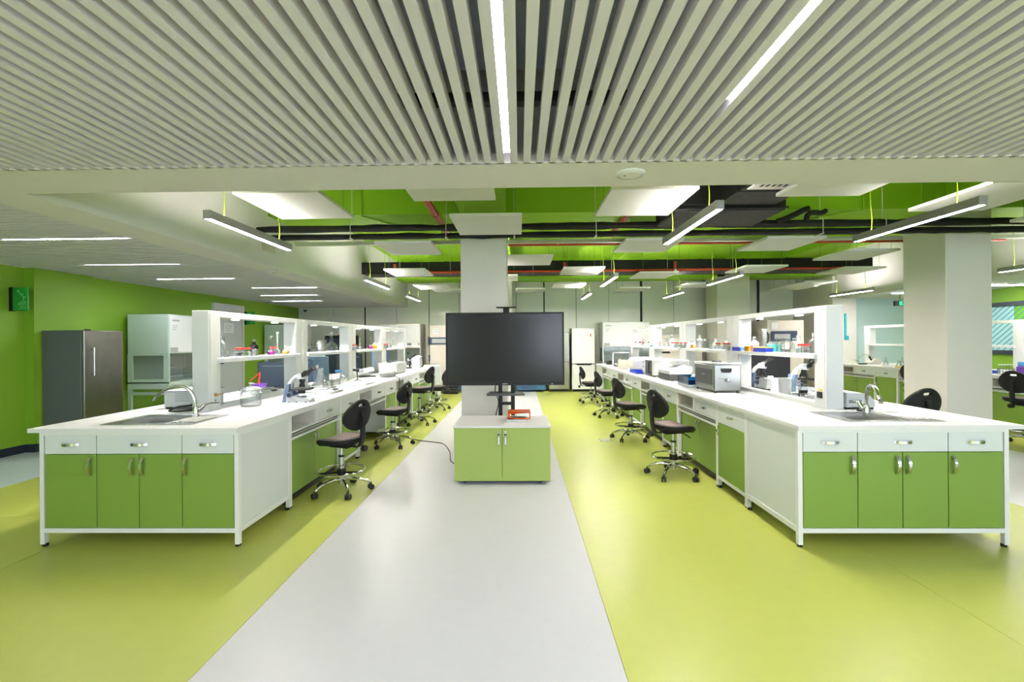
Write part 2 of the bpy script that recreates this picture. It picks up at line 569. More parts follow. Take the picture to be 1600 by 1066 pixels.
for k, (x, y0, y1) in enumerate(((-2.0, -3.2, -.8), (0.0, -3.4, -1.0), (2.0, -3.3, -.9), (-2.9, -1.6, .6), (2.95, -1.7, .5))):  # strips out of view, added to brighten the front of the room
    xx = -0.0265 + PITCH * (round((x + .0265) / PITCH - .5) + .5)
    strip('ceiling_light', xx - .0175, xx + .0175, y0, y1, 'led_strip', 'unseen light strip added behind the viewer, number %s from the left' % ('one two three four five'.split()[k]), g)
ords = ['nearest', 'second', 'third', 'fourth', 'fifth', 'farthest']
for k, (x0, y) in enumerate(((-5.21, 4.52), (-5.83, 5.97), (-5.99, 7.44), (-5.19, 8.78), (-5.83, 10.2), (-6.37, 11.63))):
    strip('corridor_light', x0, x0 + 1.25, y - .028, y + .028, 'led_corr', '%s of the crosswise light strips in the left corridor ceiling' % ords[k], 'corridor light strips')
for k, (x0, x1, y) in enumerate(((8.75, 9.6, 10.8), (9.2, 10.25, 9.3))):
    r = thing('corridor_light', ('white light strip under the alcove ceiling left of the right column', 'white light strip under the low ceiling right of the right column')[k], 'light', ((x0 + x1) / 2, y, ZC - .02), 0)
    w = (x1 - x0) / 2
    MB().box(-w, w, -.028, .028, 0, .005).build('diffuser', 'led_corr', r, smooth=False)
    MB().box(-w, w, -.028, .028, .005, .02).build('housing', 'aluminium', r, smooth=False)

OBST = [(-9, 99, 6.2, 6.85, 3.235), (-9, 99, 12.75, 13.4, 3.235), (-.8, -.17, 0, 13, 3.24), (5.72, 6.33, 0, 13, 3.24), (2.45, 2.65, 6.8, 12.8, 3.5),
        (2.2, 2.87, 3.0, 5.12, 2.975), (1.73, 3.0, 5.05, 5.9, 2.925), (-3.5, 7.62, 9.88, 10.47, 2.962), (-1.15, -1.05, 3.1, 7.3, 3.13), (1.42, 1.51, 3.1, 7.3, 3.13), (-.17, 7.7, 7.22, 7.28, 2.99), (-3.5, 8.5, 6.93, 7.04, 2.98),
        (-3.5, 8.5, 5.9, 6.08, 2.85)]
def top_at(x, y):
    # height of whatever a hanger at (x, y) is fixed to
    return min([SLAB - .002] + [o[4] - .002 for o in OBST if o[0] - .02 < x < o[1] + .02 and o[2] - .02 < y < o[3] + .02])

def pendant(x, y, label, ln=1.38, z=2.56, first=[None]):
    if first[0] is None:
        r = thing('pendant_lamp', label, 'lamp', (x, y, z), 0, 'hanging linear lamps')
        h = ln / 2
        MB().box(-.026, .026, -h + .01, h - .01, 0.0, .006).build('diffuser', 'led_hang', r, smooth=False)
        MB().box(-.02, .02, -h + .03, h - .03, .0625, .066).build('added_uplight', 'uplight_fill', r, smooth=False)  # upward glow added to every lamp to lift ceiling and bulkheads
        hb = MB()
        hb.box(-.034, -.026, -h, h, -.002, .07).box(.026, .034, -h, h, -.002, .07).box(-.026, .026, -h, h, .006, .062)
        hb.build('housing', 'aluminium', r, smooth=False)
        for s in (-1, 1):
            MB().box(-.0345, .0345, s * h - .004, s * h + .004, -.002, .072).build('end_cap', 'aluminium', r, smooth=False)
            pass
        first[0] = r
    else:
        r = first[0].copy()
        COL.objects.link(r)
        r.location = (x, y, z)
        r['label'] = label
        for ch in first[0].children:
            if ch.name.startswith('cable'):
                continue
            c = ch.copy()
            COL.objects.link(c)
            c.parent = r
    h = ln / 2
    for s in (-1, 1):
        q = s * (h - .22)
        zt = top_at(x, y + q) - z
        pts = smooth_path([(0, q, .06), (.008, q, .2), (-.006, q, min(.45, zt * .7)), (0, q, zt)])
        MB().tube(pts, .0045, 6).build('cable', 'lime_cable', r)
    return r
for x, y, lab in ((-2.66, 4.53, 'hanging linear lamp over the left bench, nearest the viewer'),
                  (-2.66, 8.53, 'hanging linear lamp over the left bench, middle of three'),
                  (-2.66, 11.42, 'hanging linear lamp over the left bench, farthest and smallest'),
                  (1.64, 4.43, 'hanging linear lamp over the right aisle, large and nearest'),
                  (1.64, 8.4, 'hanging linear lamp over the right aisle, middle of three'),
                  (1.64, 11.2, 'hanging linear lamp over the right aisle, farthest'),
                  (3.72, 4.4, 'hanging linear lamp behind the right bench, large near the right column'),
                  (3.72, 8.35, 'hanging linear lamp above the right reagent shelves, middle of its row'),
                  (3.72, 11.1, 'hanging linear lamp above the right reagent shelves, far end'),
                  (7.9, 11.0, 'hanging linear lamp left of the right column, over the third bench'),
                  (7.9, 6.93, 'hanging linear lamp hidden behind the right column, only its tip in view'),
                  (-.5, 8.6, 'added hanging fill lamp, unseen behind the middle column, nearer one'),  # this lamp and the next are added to brighten the back
                  (-.5, 11.2, 'added hanging fill lamp, unseen behind the middle column, farther one')):
    pendant(x, y, lab)

# ------------------------------------------------------------------ hanging acoustic panels
ZP = 2.85
def panel(x, y, label, w=.79, d=.88, z=ZP, first=[]):
    r = thing('acoustic_panel', label, 'ceiling panel', (x, y, z), 0, 'white hanging acoustic panels')
    if not first:
        first.append(MB().rbox(0, w, 0, d, 0, .035, .003).build('board', 'panel', r, smooth=False).data)
    else:
        o = bpy.data.objects.new('board', first[0])
        COL.objects.link(o)
        o.parent = r
    for a in (.08, w - .08):
        for b in (.08, d - .08):
            MB().cyl((a, b, .03), (a, b, top_at(x + a, y + b) - z), .0022, n=5).build('suspension_wire', 'wire', r)
    return r
PAN = [(-2.60, 4.08, 'white acoustic panel at far left, largest of the row nearest the soffit'),
       (-1.01, 3.5, 'white acoustic panel half hidden by the soffit, above the television'),
       (-.755, 4.93, 'white acoustic panel hanging in front of the middle column'),
       (.835, 4.11, 'white acoustic panel under the soffit, right of the round speaker'),
       (1.46, 6.22, 'white acoustic panel behind the big hanging lamp of the right aisle'),
       (.84, 8.6, 'white acoustic panel above the right edge of the television'),
       (-.235, 7.34, 'white acoustic panel emerging right of the middle column, upper one'),
       (-.82, 9.5, 'small white acoustic panel peeking right of the middle column, lower one'),
       (2.46, 9.3, 'white acoustic panel right of the small lamp over the far right aisle'),
       (3.36, 6.2, 'white acoustic panel above the right bench in front of the red pipe'),
       (4.25, 8.6, 'white acoustic panel behind the middle lamp over the right shelves'),
       (2.45, 3.5, 'large white acoustic panel touching the soffit beside the air grille'),
       (4.17, 4.07, 'white acoustic panel cut by the right edge, above the right column'),
       (5.12, 7.15, 'white acoustic panel just left of the right column, upper'),
       (6.3, 8.9, 'white acoustic panel just left of the right column, lower'),
       (5.80, 4.6, 'white acoustic panel at the right picture edge beside the column'),
       (-2.0, 6.24, 'white acoustic panel left of the middle column, upper of two'),
       (-2.58, 8.6, 'white acoustic panel left of the middle column, lower of two'),
       (.83, 11.0, 'pale acoustic panel low before the back wall, right of the television'),
       (-.1, 12.0, 'pale acoustic panel tight against the back wall, right of the middle column'),
       (2.65, 12.0, 'pale acoustic panel against the back wall above the right hood'),
       (-2.58, 11.0, 'pale acoustic panel before the back wall, left of the middle column'),
       (-2.3, 12.0, 'pale acoustic panel against the back wall, partly behind the middle column'),
       (4.1, 11.2, 'pale acoustic panel above the far lamp of the right shelves'),
       (6.85, 11.05, 'pale acoustic panel left of the lamp over the third bench'),
       (7.0, 11.96, 'pale acoustic panel farthest right against the back wall')]
for x, y, lab in PAN:
    panel(x, y, lab)

# ------------------------------------------------------------------ pipes and ducts
def lumpy(p0, p1, r, n=30, amp=.006):
    p0, p1 = Vector(p0), Vector(p1)
    pts, rr = [], []
    for i in range(n + 1):
        t = i / n
        pts.append(p0.lerp(p1, t) + Vector((0, 0, random.uniform(-amp, amp) * .6)))
        rr.append(r + random.uniform(-amp, amp) - (.008 if i % 6 == 0 else 0))
    return pts, rr
pts, rr = lumpy((-3.45, 5.95, 2.985), (8.4, 5.96, 2.99), .048, 60)
t = thing('insulated_pipe', 'upper black insulated pipe running across below the green beam', 'pipe', (0, 0, 0), 0, 'black insulated pipes')
MB().tube(pts, rr, 10).build('pipe_sleeve', 'duct', t)
pts, rr = lumpy((-3.45, 6.02, 2.893), (8.4, 6.03, 2.9), .042, 60, .004)
t2 = thing('insulated_pipe', 'lower black insulated pipe running across below its twin', 'pipe', (0, 0, 0), 0, 'black insulated pipes')
MB().tube(pts, rr, 10).build('pipe_sleeve', 'duct', t2)
for x in (-2.2, -.95, -.06, 1.0, 2.0, 3.9, 4.7, 7.0):
    MB().tube([(x, 5.9, 2.85), (x, 5.9, 3.03), (x, 5.96, 3.04), (x, 5.97, SLAB)], .005, 6).build('hanger', 'grey_pipe', t)
    MB().box(x - .012, x + .012, 5.895, 6.07, 2.842, 2.85).build('hanger', 'grey_pipe', t2, smooth=False)
e = thing('pipe_elbow', 'black insulated pipe elbows with valve left of the right column', 'pipe', (0, 0, 0))
MB().tube(smooth_path([(3.3, 5.88, 3.0), (3.38, 5.86, 3.02), (3.5, 5.85, 3.07), (3.62, 5.86, 3.13), (3.7, 5.88, 3.16)]), .035, 10).build('pipe_sleeve', 'duct', e)
MB().tube(smooth_path([(3.66, 5.86, 3.0), (3.68, 5.86, 3.07), (3.74, 5.86, 3.1), (3.86, 5.87, 3.1), (3.93, 5.9, 3.13)]), .032, 10).build('pipe_sleeve', 'duct', e)

def duct(name, x0, x1, y0, y1, z0, z1, label, flange_axis='x', n=8):
    r = thing(name, label, 'duct', (0, 0, 0))
    MB().rbox(x0, x1, y0, y1, z0, z1, .012).build('duct_body', 'duct', r)
    for i in range(1, n):
        f = i / n
        if flange_axis == 'x':
            x = x0 + (x1 - x0) * f
            MB().box(x - .012, x + .012, y0 - .006, y1 + .006, z0 - .006, z1 + .006).build('flange', 'duct', r)
        else:
            y = y0 + (y1 - y0) * f
            MB().box(x0 - .006, x1 + .006, y - .012, y + .012, z0 - .006, z1 + .006).build('flange', 'duct', r)
    return r
d2 = duct('air_duct', XA, 7.6, 9.9, 10.45, 2.97, 3.23, 'long black rectangular air duct crossing behind the middle column', 'x', 12)
for x in (-2.6, -1.5, .3, 2.0, 3.2, 4.6):
    MB().cyl((x, 9.88, 2.95), (x, 9.88, SLAB), .004, n=6).build('hanger', 'grey_pipe', d2)
d1 = duct('air_duct', 2.22, 2.85, YS1 + .02, 5.1, 2.98, 3.40, 'wide black air duct coming from the soffit, beside the white grille', 'y', 4)
fc = thing('fan_coil_box', 'large black fan coil box under the beam above the right aisle', 'duct', (0, 0, 0))
MB().rbox(1.75, 2.98, 5.1, 5.86, 2.93, 3.42, .02).build('box_body', 'duct', fc)
MB().rbox(1.83, 2.9, 5.088, 5.1, 2.99, 3.36, .004).build('access_panel', 'duct', fc)
for z in (2.955, 3.395):
    MB().box(1.74, 2.99, 5.085, 5.1, z - .01, z + .01).build('rib', 'duct', fc, smooth=False)
gr = thing('air_grille', 'white ceiling grille with dark slots under the black duct', 'vent', (0, 0, 0))
MB().box(2.2, 2.6, 4.0, 4.42, 2.935, 2.945).build('frame', 'soffit', gr, smooth=False)
MB().box(2.26, 2.54, 4.05, 4.37, 2.943, 2.98).build('collar', 'soffit', gr, smooth=False)
for k in range(5):
    x = 2.27 + k * .055
    MB().box(x, x + .028, 4.08, 4.34, 2.9345, 2.937).build('slot', 'joint', gr, smooth=False)
for nm, x, lab, y0, y1, z in (('sprinkler_pipe', -1.1, 'red pipe running lengthwise left of the middle column', 3.2, 7.25, 3.175),
                              ('sprinkler_pipe', 1.465, 'red pipe running lengthwise above the right aisle', 3.2, 7.25, 3.175)):
    r = thing(nm, lab, 'pipe', (0, 0, 0), 0, 'red sprinkler pipes')
    MB().cyl((x, y0, z), (x, y1, z), .042, n=12).build('pipe_tube', 'red_pipe', r)
    for y in (4.6, 6.0, 7.22):
        MB().cyl((x, y - .03, z), (x, y + .03, z), .052, n=12).build('coupling', 'red_pipe', r)
        MB().cyl((x, y - .2, z), (x, y - .2, top_at(x + .1, y - .2)), .005, n=6).build('hanger', 'grey_pipe', r)
r = thing('sprinkler_pipe', 'red pipe crossing just below the pale conduit', 'pipe', (0, 0, 0), 0, 'red sprinkler pipes')
MB().cyl((-.17, 7.25, 3.02), (7.6, 7.25, 3.02), .023, n=10).build('pipe_tube', 'red_pipe', r)
for x in (.4, 1.9, 3.2, 4.6):
    MB().cyl((x, 7.25, 2.995), (x, 7.25, SLAB), .005, n=6).build('hanger', 'grey_pipe', r)
r = thing('sprinkler_pipe', 'red pipe fixed along the front of the long black duct', 'pipe', (0, 0, 0), 0, 'red sprinkler pipes')
MB().cyl((-2.3, 9.84, 2.985), (7.5, 9.84, 3.0), .025, n=10).build('pipe_tube', 'red_pipe', r)
for x in (-2.7, .98, 3.35):
    MB().cyl((x, 9.84, 2.98), (x, 9.84, 3.17), .03, n=10).build('riser', 'red_pipe', r)
    MB().cyl((x, 9.84, 2.96), (x, 9.84, 3.0), .034, n=10).build('coupling', 'grey_pipe', r)
r = thing('conduit', 'pale flat conduit crossing the room between black pipes and duct', 'conduit', (0, 0, 0))
MB().box(XA, 8.4, 6.95, 7.02, 2.985, 3.035).build('tray', 'grey_pipe', r, smooth=False)
for x in (-2.5, -1.2, .6, 2.2, 3.7, 5.2, 7.2):
    MB().cyl((x, 6.985, 3.03), (x, 6.985, SLAB), .004, n=6).build('hanger', 'grey_pipe', r)
    MB().box(x - .02, x + .02, 6.94, 7.03, 2.98, 2.985).build('clip', 'grey_pipe', r, smooth=False)
for k, (x0, x1, pts) in enumerate(((0, 0, [(-2.15, 6.184, 3.7), (-2.15, 6.184, 3.218), (-1.9, 6.6, 3.218), (-1.75, 6.86, 3.218)]),
                                   (0, 0, [(4.62, 6.184, 3.7), (4.62, 6.184, 3.218), (4.3, 6.5, 3.218), (4.05, 6.84, 3.218)]))):
    tag(MB().tube(pts, .012, 6).build('electrical_conduit', 'lime_concrete'), ('green painted conduit bending round the beam, left of the middle column', 'green painted conduit bending round the beam, left of the right column')[k], 'conduit', 'painted conduits')

# speakers, sensor, vent, security camera
def round_speaker(x, y, label):
    r = thing('ceiling_speaker', label, 'speaker', (x, y, ZC), 0, 'round ceiling speakers')
    MB().lathe([(.0, -.012), (.066, -.012), (.085, -.010), (.092, -.004), (.092, 0)], n=28).build('bezel', 'white_gloss', r)
    MB().lathe([(.0, -.0135), (.064, -.0135), (.064, -.011)], n=24).build('grille', 'soffit', r)
    MB().cyl((-.035, 0, -.016), (-.035, 0, -.01), .006, n=8).build('sensor', 'dark_grey', r)
    return r
round_speaker(.707, 2.89, 'round white ceiling speaker in the soffit, right of the middle')
round_speaker(-3.72, 6.7, 'round white ceiling disc in the soffit edging the left corridor')
v = thing('wall_vent', 'small beige vent grille on the left bulkhead below the lamp', 'vent', (XA, 6.19, 2.795))
MB().box(0, .012, -.17, .17, -.055, .055).build('frame', 'lab_cream', v, smooth=False)
for k in range(6):
    MB().box(.01, .018, -.155, .155, -.045 + k * .016, -.038 + k * .016).build('louvre', 'lab_cream', v, smooth=False)
v = thing('security_camera', 'small dome camera in the far left ceiling corner', 'camera', (-6.6, 13.9, 2.48))
MB().lathe([(0, -.06), (.03, -.05), (.045, -.02), (.045, 0)], n=14).build('dome', 'black', v)
MB().cyl((0, 0, 0), (0, 0, .07), .05, n=14).build('mount', 'soffit', v)

# ------------------------------------------------------------------ left wall furniture
def blade_sign(y, z, label):
    r = thing('wall_sign', label, 'sign', (XL, y, z), 0, 'green blade signs on the left wall')
    MB().rbox(0, .05, -.012, .03, -.16, .16, .003).build('bracket', 'black', r, smooth=False)
    MB().rbox(.05, .26, -.008, .012, -.155, .155, .003).build('sign_face', 'sign_green', r, smooth=False)
    ic = MB()
    for a, b in (((.13, .11), (.17, .06)), ((.17, .06), (.20, .07)), ((.17, .06), (.21, .02)), ((.21, .02), (.235, .035)), ((.21, .02), (.20, -.01)), ((.13, .11), (.11, .10)), ((.13, .11), (.14, .135))):
        ic.cyl((a[0], -.009, a[1]), (b[0], -.009, b[1]), .006, n=6)
    ic.build('icon', 'sign_print', r)
    for k, (a, zz) in enumerate(((.17, -.03), (.13, -.05), (.12, -.068), (.15, -.10), (.14, -.125))):
        MB().box(a, .235, -.0095, -.008, zz - .005, zz + .005).build('text_line', 'sign_print', r, smooth=False)
    return r
blade_sign(6.0, 2.10, 'green blade sign with black edge above the grey fridge')
blade_sign(11.22, 2.10, 'green blade sign right of the white door, behind the first shelf')

f = thing('refrigerator', 'tall dark grey steel refrigerator with bar handle by the left wall', 'refrigerator', (-6.1, 6.27, 0))
MB().rbox(-.60, -.045, 0, .63, .03, 1.685, .006).build('body', 'fridge_grey', f, smooth=False)
MB().rbox(-.04, .0, .002, .628, .06, 1.685, .008).build('door', 'dark_steel', f, smooth=False)
hd = MB()
hd.tube([(.0, .1, 1.42), (.05, .1, 1.42)], .008, 8).tube([(.0, .1, 1.06), (.05, .1, 1.06)], .008, 8).cyl((.05, .1, 1.04), (.05, .1, 1.44), .011, n=10)
hd.build('handle', 'steel', f)
MB().box(-.03, .002, .03, .1, 1.685, 1.70).build('hinge_cap', 'black', f, smooth=False)
MB().box(.0, .002, .36, .42, 1.59, 1.603).build('badge', 'chrome', f, smooth=False)
for a in (-.55, -.1):
    for b in (.06, .57):
        MB().cyl((a, b, 0), (a, b, .04), .02, n=8).build('foot', 'black', f)

def hood(name, label, loc, rz, w, d, ztop, zmid, body, legs=True, pattern='glass_pane', back='lab_white', depth_open=.5):
    # local x along the front, front at y=0, depth to +y
    r = thing(name, label, 'safety cabinet', loc, rz, 'white safety cabinets')
    zb = .80
    MB().rbox(0, w, 0.0, d, zmid, ztop, .008).build('upper_housing', body, r, smooth=False)
    MB().rbox(.012, w - .012, -.012, 0, zmid + .02, ztop - .015, .004).build('front_cover', 'white_gloss', r, smooth=False)
    for x in (0, w - .03):
        MB().box(x, x + .03, 0, .09, zb, zmid).box(x, x + .03, d - .09, d, zb, zmid).box(x, x + .03, .09, d - .09, zb, zb + .07).box(x, x + .03, .09, d - .09, zmid - .03, zmid).build('side_frame', body, r, smooth=False)
    MB().box(.01, .016, .08, d - .08, zb + .06, zmid - .02).build('side_window', 'glass_pane', r, smooth=False)
    MB().box(w - .018, w - .012, .08, d - .08, zb + .06, zmid - .02).build('side_panel', 'lab_white', r, smooth=False)
    MB().box(.03, w - .03, d - .05, d - .02, zb, zmid).build('back_panel', back, r, smooth=False)
    MB().box(0, w, 0, d, zb - .1, zb + .02).build('work_surface', body, r, smooth=False)
    MB().box(.03, w - .03, .03, .038, zmid - .38, zmid).build('sash', 'glass_pane', r, smooth=False)
    MB().cyl((w * .62, d - .06, zb + .33), (w * .62, d - .05, zb + .33), .045, n=14).build('fan_badge', 'teal', r)
    MB().box(.08, .24, -.0145, -.012, ztop - .12, ztop - .09).build('name_plate', 'lab_grey', r, smooth=False)
    for k in range(3):
        MB().box(.08, .2 - .02 * k, -.0135, -.012, ztop - .2 - .035 * k, ztop - .19 - .035 * k).build('printed_line', 'lab_grey', r, smooth=False)
    MB().box(.03, .2, -.0145, -.012, zmid + .03, zmid + .11).build('rating_plate', 'lab_grey', r, smooth=False)
    MB().rbox(w * .72, w * .72 + .12, -.016, -.012, zmid + .09, zmid + .15, .002).build('control_panel', 'slate_blue', r, smooth=False)
    MB().cyl((w - .05, -.02, zmid + .12), (w - .05, -.012, zmid + .12), .02, n=10).build('latch', 'black', r)
    if legs:
        for x in (0, w - .05):
            for y in (0, d - .05):
                MB().box(x, x + .05, y, y + .05, 0, zb - .1).build('leg', body, r, smooth=False)
        MB().box(0.05, w - .05, d - .05, d, .25, .29).build('crossbar', body, r, smooth=False)
        for x in (.0, w - .05):
            MB().box(x, x + .05, .05, d - .05, zb - .2, zb - .15).build('crossbar', body, r, smooth=False)
    return r
# facing +x from the left wall: local x -> world +y, depth -> world -x
hood('safety_cabinet', 'pale green white safety cabinet on legs beside the grey fridge', (-6.05, 7.74, 0), PI / 2, 1.25, .72, 1.995, 1.31, 'pale_green_white')
hood('safety_cabinet', 'pale safety cabinet by the left wall, far end behind the first shelf', (-6.1, 12.0, 0), PI / 2, 1.25, .7, 1.96, 1.3, 'pale_green_white')
# facing the viewer
hood('safety_cabinet', 'large white safety cabinet at the back wall behind the left bench', (-4.25, 13.2, 0), 0, 1.36, .7, 2.005, 1.29, 'pink_white', back='pattern_wall')
hood('safety_cabinet', 'large white safety cabinet at the back wall beside the white fridge', (2.40, 13.2, 0), 0, 1.36, .7, 2.01, 1.295, 'white_gloss', back='pattern_wall')

d = thing('door_1', 'white door with paper notice on the lime wall, behind the first shelf', 'door', (XL, 10.0, 0))
d['kind'] = 'structure'
df = MB()
df.box(0, .06, 0, .08, 0, 2.39).box(0, .06, 1.04, 1.12, 0, 2.39).box(0, .06, .08, 1.04, 2.12, 2.39)
df.build('door_frame', 'lab_white', d, smooth=False)
MB().rbox(.015, .045, .085, 1.035, .005, 2.115, .003).build('leaf', 'lab_white', d, smooth=False)
MB().box(.06, .064, .1, 1.02, 2.22, 2.23).build('reveal_line', 'lab_grey', d, smooth=False)
MB().box(.046, .049, .35, .72, 1.72, 1.95).build('notice', 'paper', d, smooth=False)
for k in range(3):
    MB().box(.0492, .0497, .4, .67 - .05 * k, 1.88 - k * .05, 1.89 - k * .05).build('printed_line', 'lab_grey', d, smooth=False)
MB().rbox(.045, .11, .82, .97, 1.22, 1.25, .004).build('door_closer', 'black', d, smooth=False)
MB().rbox(.05, .1, .88, .915, 1.06, 1.22, .004).build('door_closer', 'black', d, smooth=False)
MB().tube([(.045, .17, 1.02), (.09, .17, 1.02), (.09, .28, 1.02)], .011, 8).build('handle', 'black', d)

# ------------------------------------------------------------------ back wall appliances
b = thing('wine_cooler', 'black cabinet with red stripe at the back wall, behind the second shelf', 'refrigerator', (-5.75, 13.3, 0))
MB().rbox(0, .78, 0.03, .65, .02, 1.68, .006).build('body', 'black', b, smooth=False)
MB().rbox(.01, .77, 0, .03, .1, 1.6, .006).build('door', 'screen2', b, smooth=False)
MB().box(.4, .78, .02, .3, 1.68, 1.71).build('stripe', 'red', b, smooth=False)
MB().box(.03, .05, -.03, 0, .7, 1.2).build('handle', 'steel', b, smooth=False)

b = thing('freezer', 'warm white upright freezer with navy display frame, left of the television', 'freezer', (-2.62, 13.15, 0))
MB().rbox(0, .60, .03, .8, .04, 1.955, .008).build('body', 'pink_white', b, smooth=False)
MB().rbox(.02, .58, 0, .03, .08, 1.40, .006).build('door', 'pink_white', b, smooth=False)
MB().rbox(.03, .58, -.03, 0, 1.40, 1.60, .01).build('display_frame', 'navy', b, smooth=False)
MB().rbox(.08, .55, -.034, -.03, 1.435, 1.56, .004).build('display', 'lab_grey', b, smooth=False)
MB().rbox(-.03, .02, -.05, .04, 1.38, 1.62, .01).build('hinge_block', 'navy', b, smooth=False)
MB().rbox(-.02, .02, -.05, .04, .9, 1.1, .01).build('handle', 'navy', b, smooth=False)
MB().box(.1, .26, -.002, .032, 1.7, 1.86).build('notice', 'paper', b, smooth=False)
for k in range(2):
    MB().box(.12, .24, -.003, -.0015, 1.75 + k * .06, 1.765 + k * .06).build('printed_line', 'lab_grey', b, smooth=False)
for x in (.05, .55):
    MB().cyl((x, .1, 0), (x, .1, .05), .03, n=8).build('foot', 'black', b)
b = thing('storage_box', 'black ribbed box on the floor left of the television', 'box', (-2.17, 12.75, 0))
MB().rbox(0, .42, 0, .24, 0.01, .37, .01).build('body', 'black', b, smooth=False)
for k in range(4):
    MB().box(-.004, .424, -.006, 0, .08 + k * .07, .1 + k * .07).build('rib', 'dark_grey', b, smooth=False)

def chest(label, x, y, w):
    r = thing('chest_freezer', label, 'freezer', (x, y, 0), 0, 'blue chest freezers')
    MB().rbox(0, w, 0, .6, .05, .80, .012).build('body', 'chest_blue', r, smooth=False)
    MB().rbox(-.01, w + .01, -.01, .61, .80, .86, .012).build('lid', 'chest_blue', r, smooth=False)
    for k in range(5):
        MB().box(.12, w * .68, -.006, .0, .1 + k * .035, .115 + k * .035).build('grille_bar', 'navy', r, smooth=False)
    for a in (.06, w - .1):
        MB().box(a, a + .05, .02, .1, 0, .05).build('foot', 'black', r, smooth=False)
    return r
chest('blue chest freezer on the floor below the left end of the television', -1.98, 13.3, .75)
chest('blue chest freezer on the floor below the right half of the television', -.1, 13.2, .84)

def fridge2(label, x, y, w, ztop, body, front, split, handle):
    r = thing('refrigerator', label, 'refrigerator', (x, y, 0))
    MB().rbox(0, w, .04, .62, .03, ztop, .008).build('body', body, r, smooth=False)
    MB().rbox(0, w, 0, .038, split + .012, ztop, .008).build('upper_door', front, r, smooth=False)
    MB().rbox(0, w, 0, .038, .07, split - .012, .008).build('lower_door', front, r, smooth=False)
    if handle:
        MB().prism([(.06 * w / .65, split + .015), (w - .05, split + .015), (w - .12, split - .035), (.16 * w / .65, split - .035)], 'y', -.004, .03).build('handle_recess', 'black', r, smooth=False)
    else:
        MB().box(w - .04, w - .02, -.02, 0, split + .1, split + .4).build('handle', 'steel', r, smooth=False)
    MB().box(.02, w - .02, .03, .06, 0, .07).build('plinth', 'black', r, smooth=False)
    return r
fridge2('olive grey steel refrigerator just right of the television', .84, 13.25, .6, 1.715, 'olive_steel', 'olive_steel', .85, False)
w2 = fridge2('tall white refrigerator with dark grip line, between the television and right bench', 1.51, 13.2, .655, 1.84, 'lab_grey', 'white_gloss', .80, True)
MB().box(.53, .56, -.002, 0, 1.60, 1.67).build('sticker', 'red', w2, smooth=False)

b = thing('freezer', 'beige upright freezer with dark display, behind the nearest right shelf', 'freezer', (6.7, 12.4, 0))
MB().rbox(0, .98, .03, .86, .04, 1.99, .008).build('body', 'pink_white', b, smooth=False)
MB().rbox(.02, .96, 0, .03, .08, 1.42, .006).build('door', 'pink_white', b, smooth=False)
MB().rbox(.08, .78, -.03, 0, 1.42, 1.70, .02).build('display_frame', 'navy', b, smooth=False)
MB().rbox(.16, .58, -.034, -.03, 1.48, 1.62, .004).build('display', 'lab_grey', b, smooth=False)
MB().box(.1, .27, -.002, .032, 1.76, 1.93).build('notice', 'paper', b, smooth=False)
MB().tube(smooth_path([(-.02, 0, 1.38), (-.03, -.06, 1.45), (-.03, -.06, 1.6), (-.02, 0, 1.68)]), .018, 8).build('handle', 'black', b)
for x in (.05, .88):
    MB().cyl((x, .1, 0), (x, .1, .05), .03, n=8).build('foot', 'black', b)
b = thing('incubator', 'beige laboratory cabinet at the back wall behind the right bench centre', 'cabinet', (3.95, 13.15, 0))
MB().rbox(0, 1.3, .03, .8, .04, 1.62, .008).build('body', 'pink_white', b, smooth=False)
MB().rbox(.02, 1.28, 0, .03, .1, 1.58, .006).build('door', 'pink_white', b, smooth=False)
MB().rbox(.0, .36, -.04, 0, 1.10, 1.15, .006).build('handle', 'black', b, smooth=False)
for x in (.05, 1.2):
    MB().cyl((x, .1, 0), (x, .1, .05), .03, n=8).build('foot', 'black', b)

# ------------------------------------------------------------------ bench units (local: x to the right, front at y=0, depth +y)
def bow_handle(parent, cx, cz, vertical, y=0.0, ln=.135, m='chrome'):
    pts = []
    for i in range(9):
        t = i / 8
        s = (t - .5) * ln
        q = -.004 - .028 * math.sin(PI * t) ** .6
        pts.append((s, q))
    mb = MB()
    if vertical:
        w = .0105
        V = []
        for s, q in pts:
            V += [(cx - w, y + q, cz + s), (cx + w, y + q, cz + s), (cx + w, y + q + .007, cz + s), (cx - w, y + q + .007, cz + s)]
    else:
        w = .0105
        V = []
        for s, q in pts:
            V += [(cx + s, y + q, cz - w), (cx + s, y + q, cz + w), (cx + s, y + q + .007, cz + w), (cx + s, y + q + .007, cz - w)]
    F = []
    for i in range(8):
        for k in range(4):
            F.append((i * 4 + k, i * 4 + (k + 1) % 4, (i + 1) * 4 + (k + 1) % 4, (i + 1) * 4 + k))
    F += [(3, 2, 1, 0), (32, 33, 34, 35)]
    mb.add(V, F)
    return mb.build('handle', m, parent)

def foot(r, x, y):
    MB().cyl((x, y, 0), (x, y, .022), .019, n=10).build('foot', 'black', r)

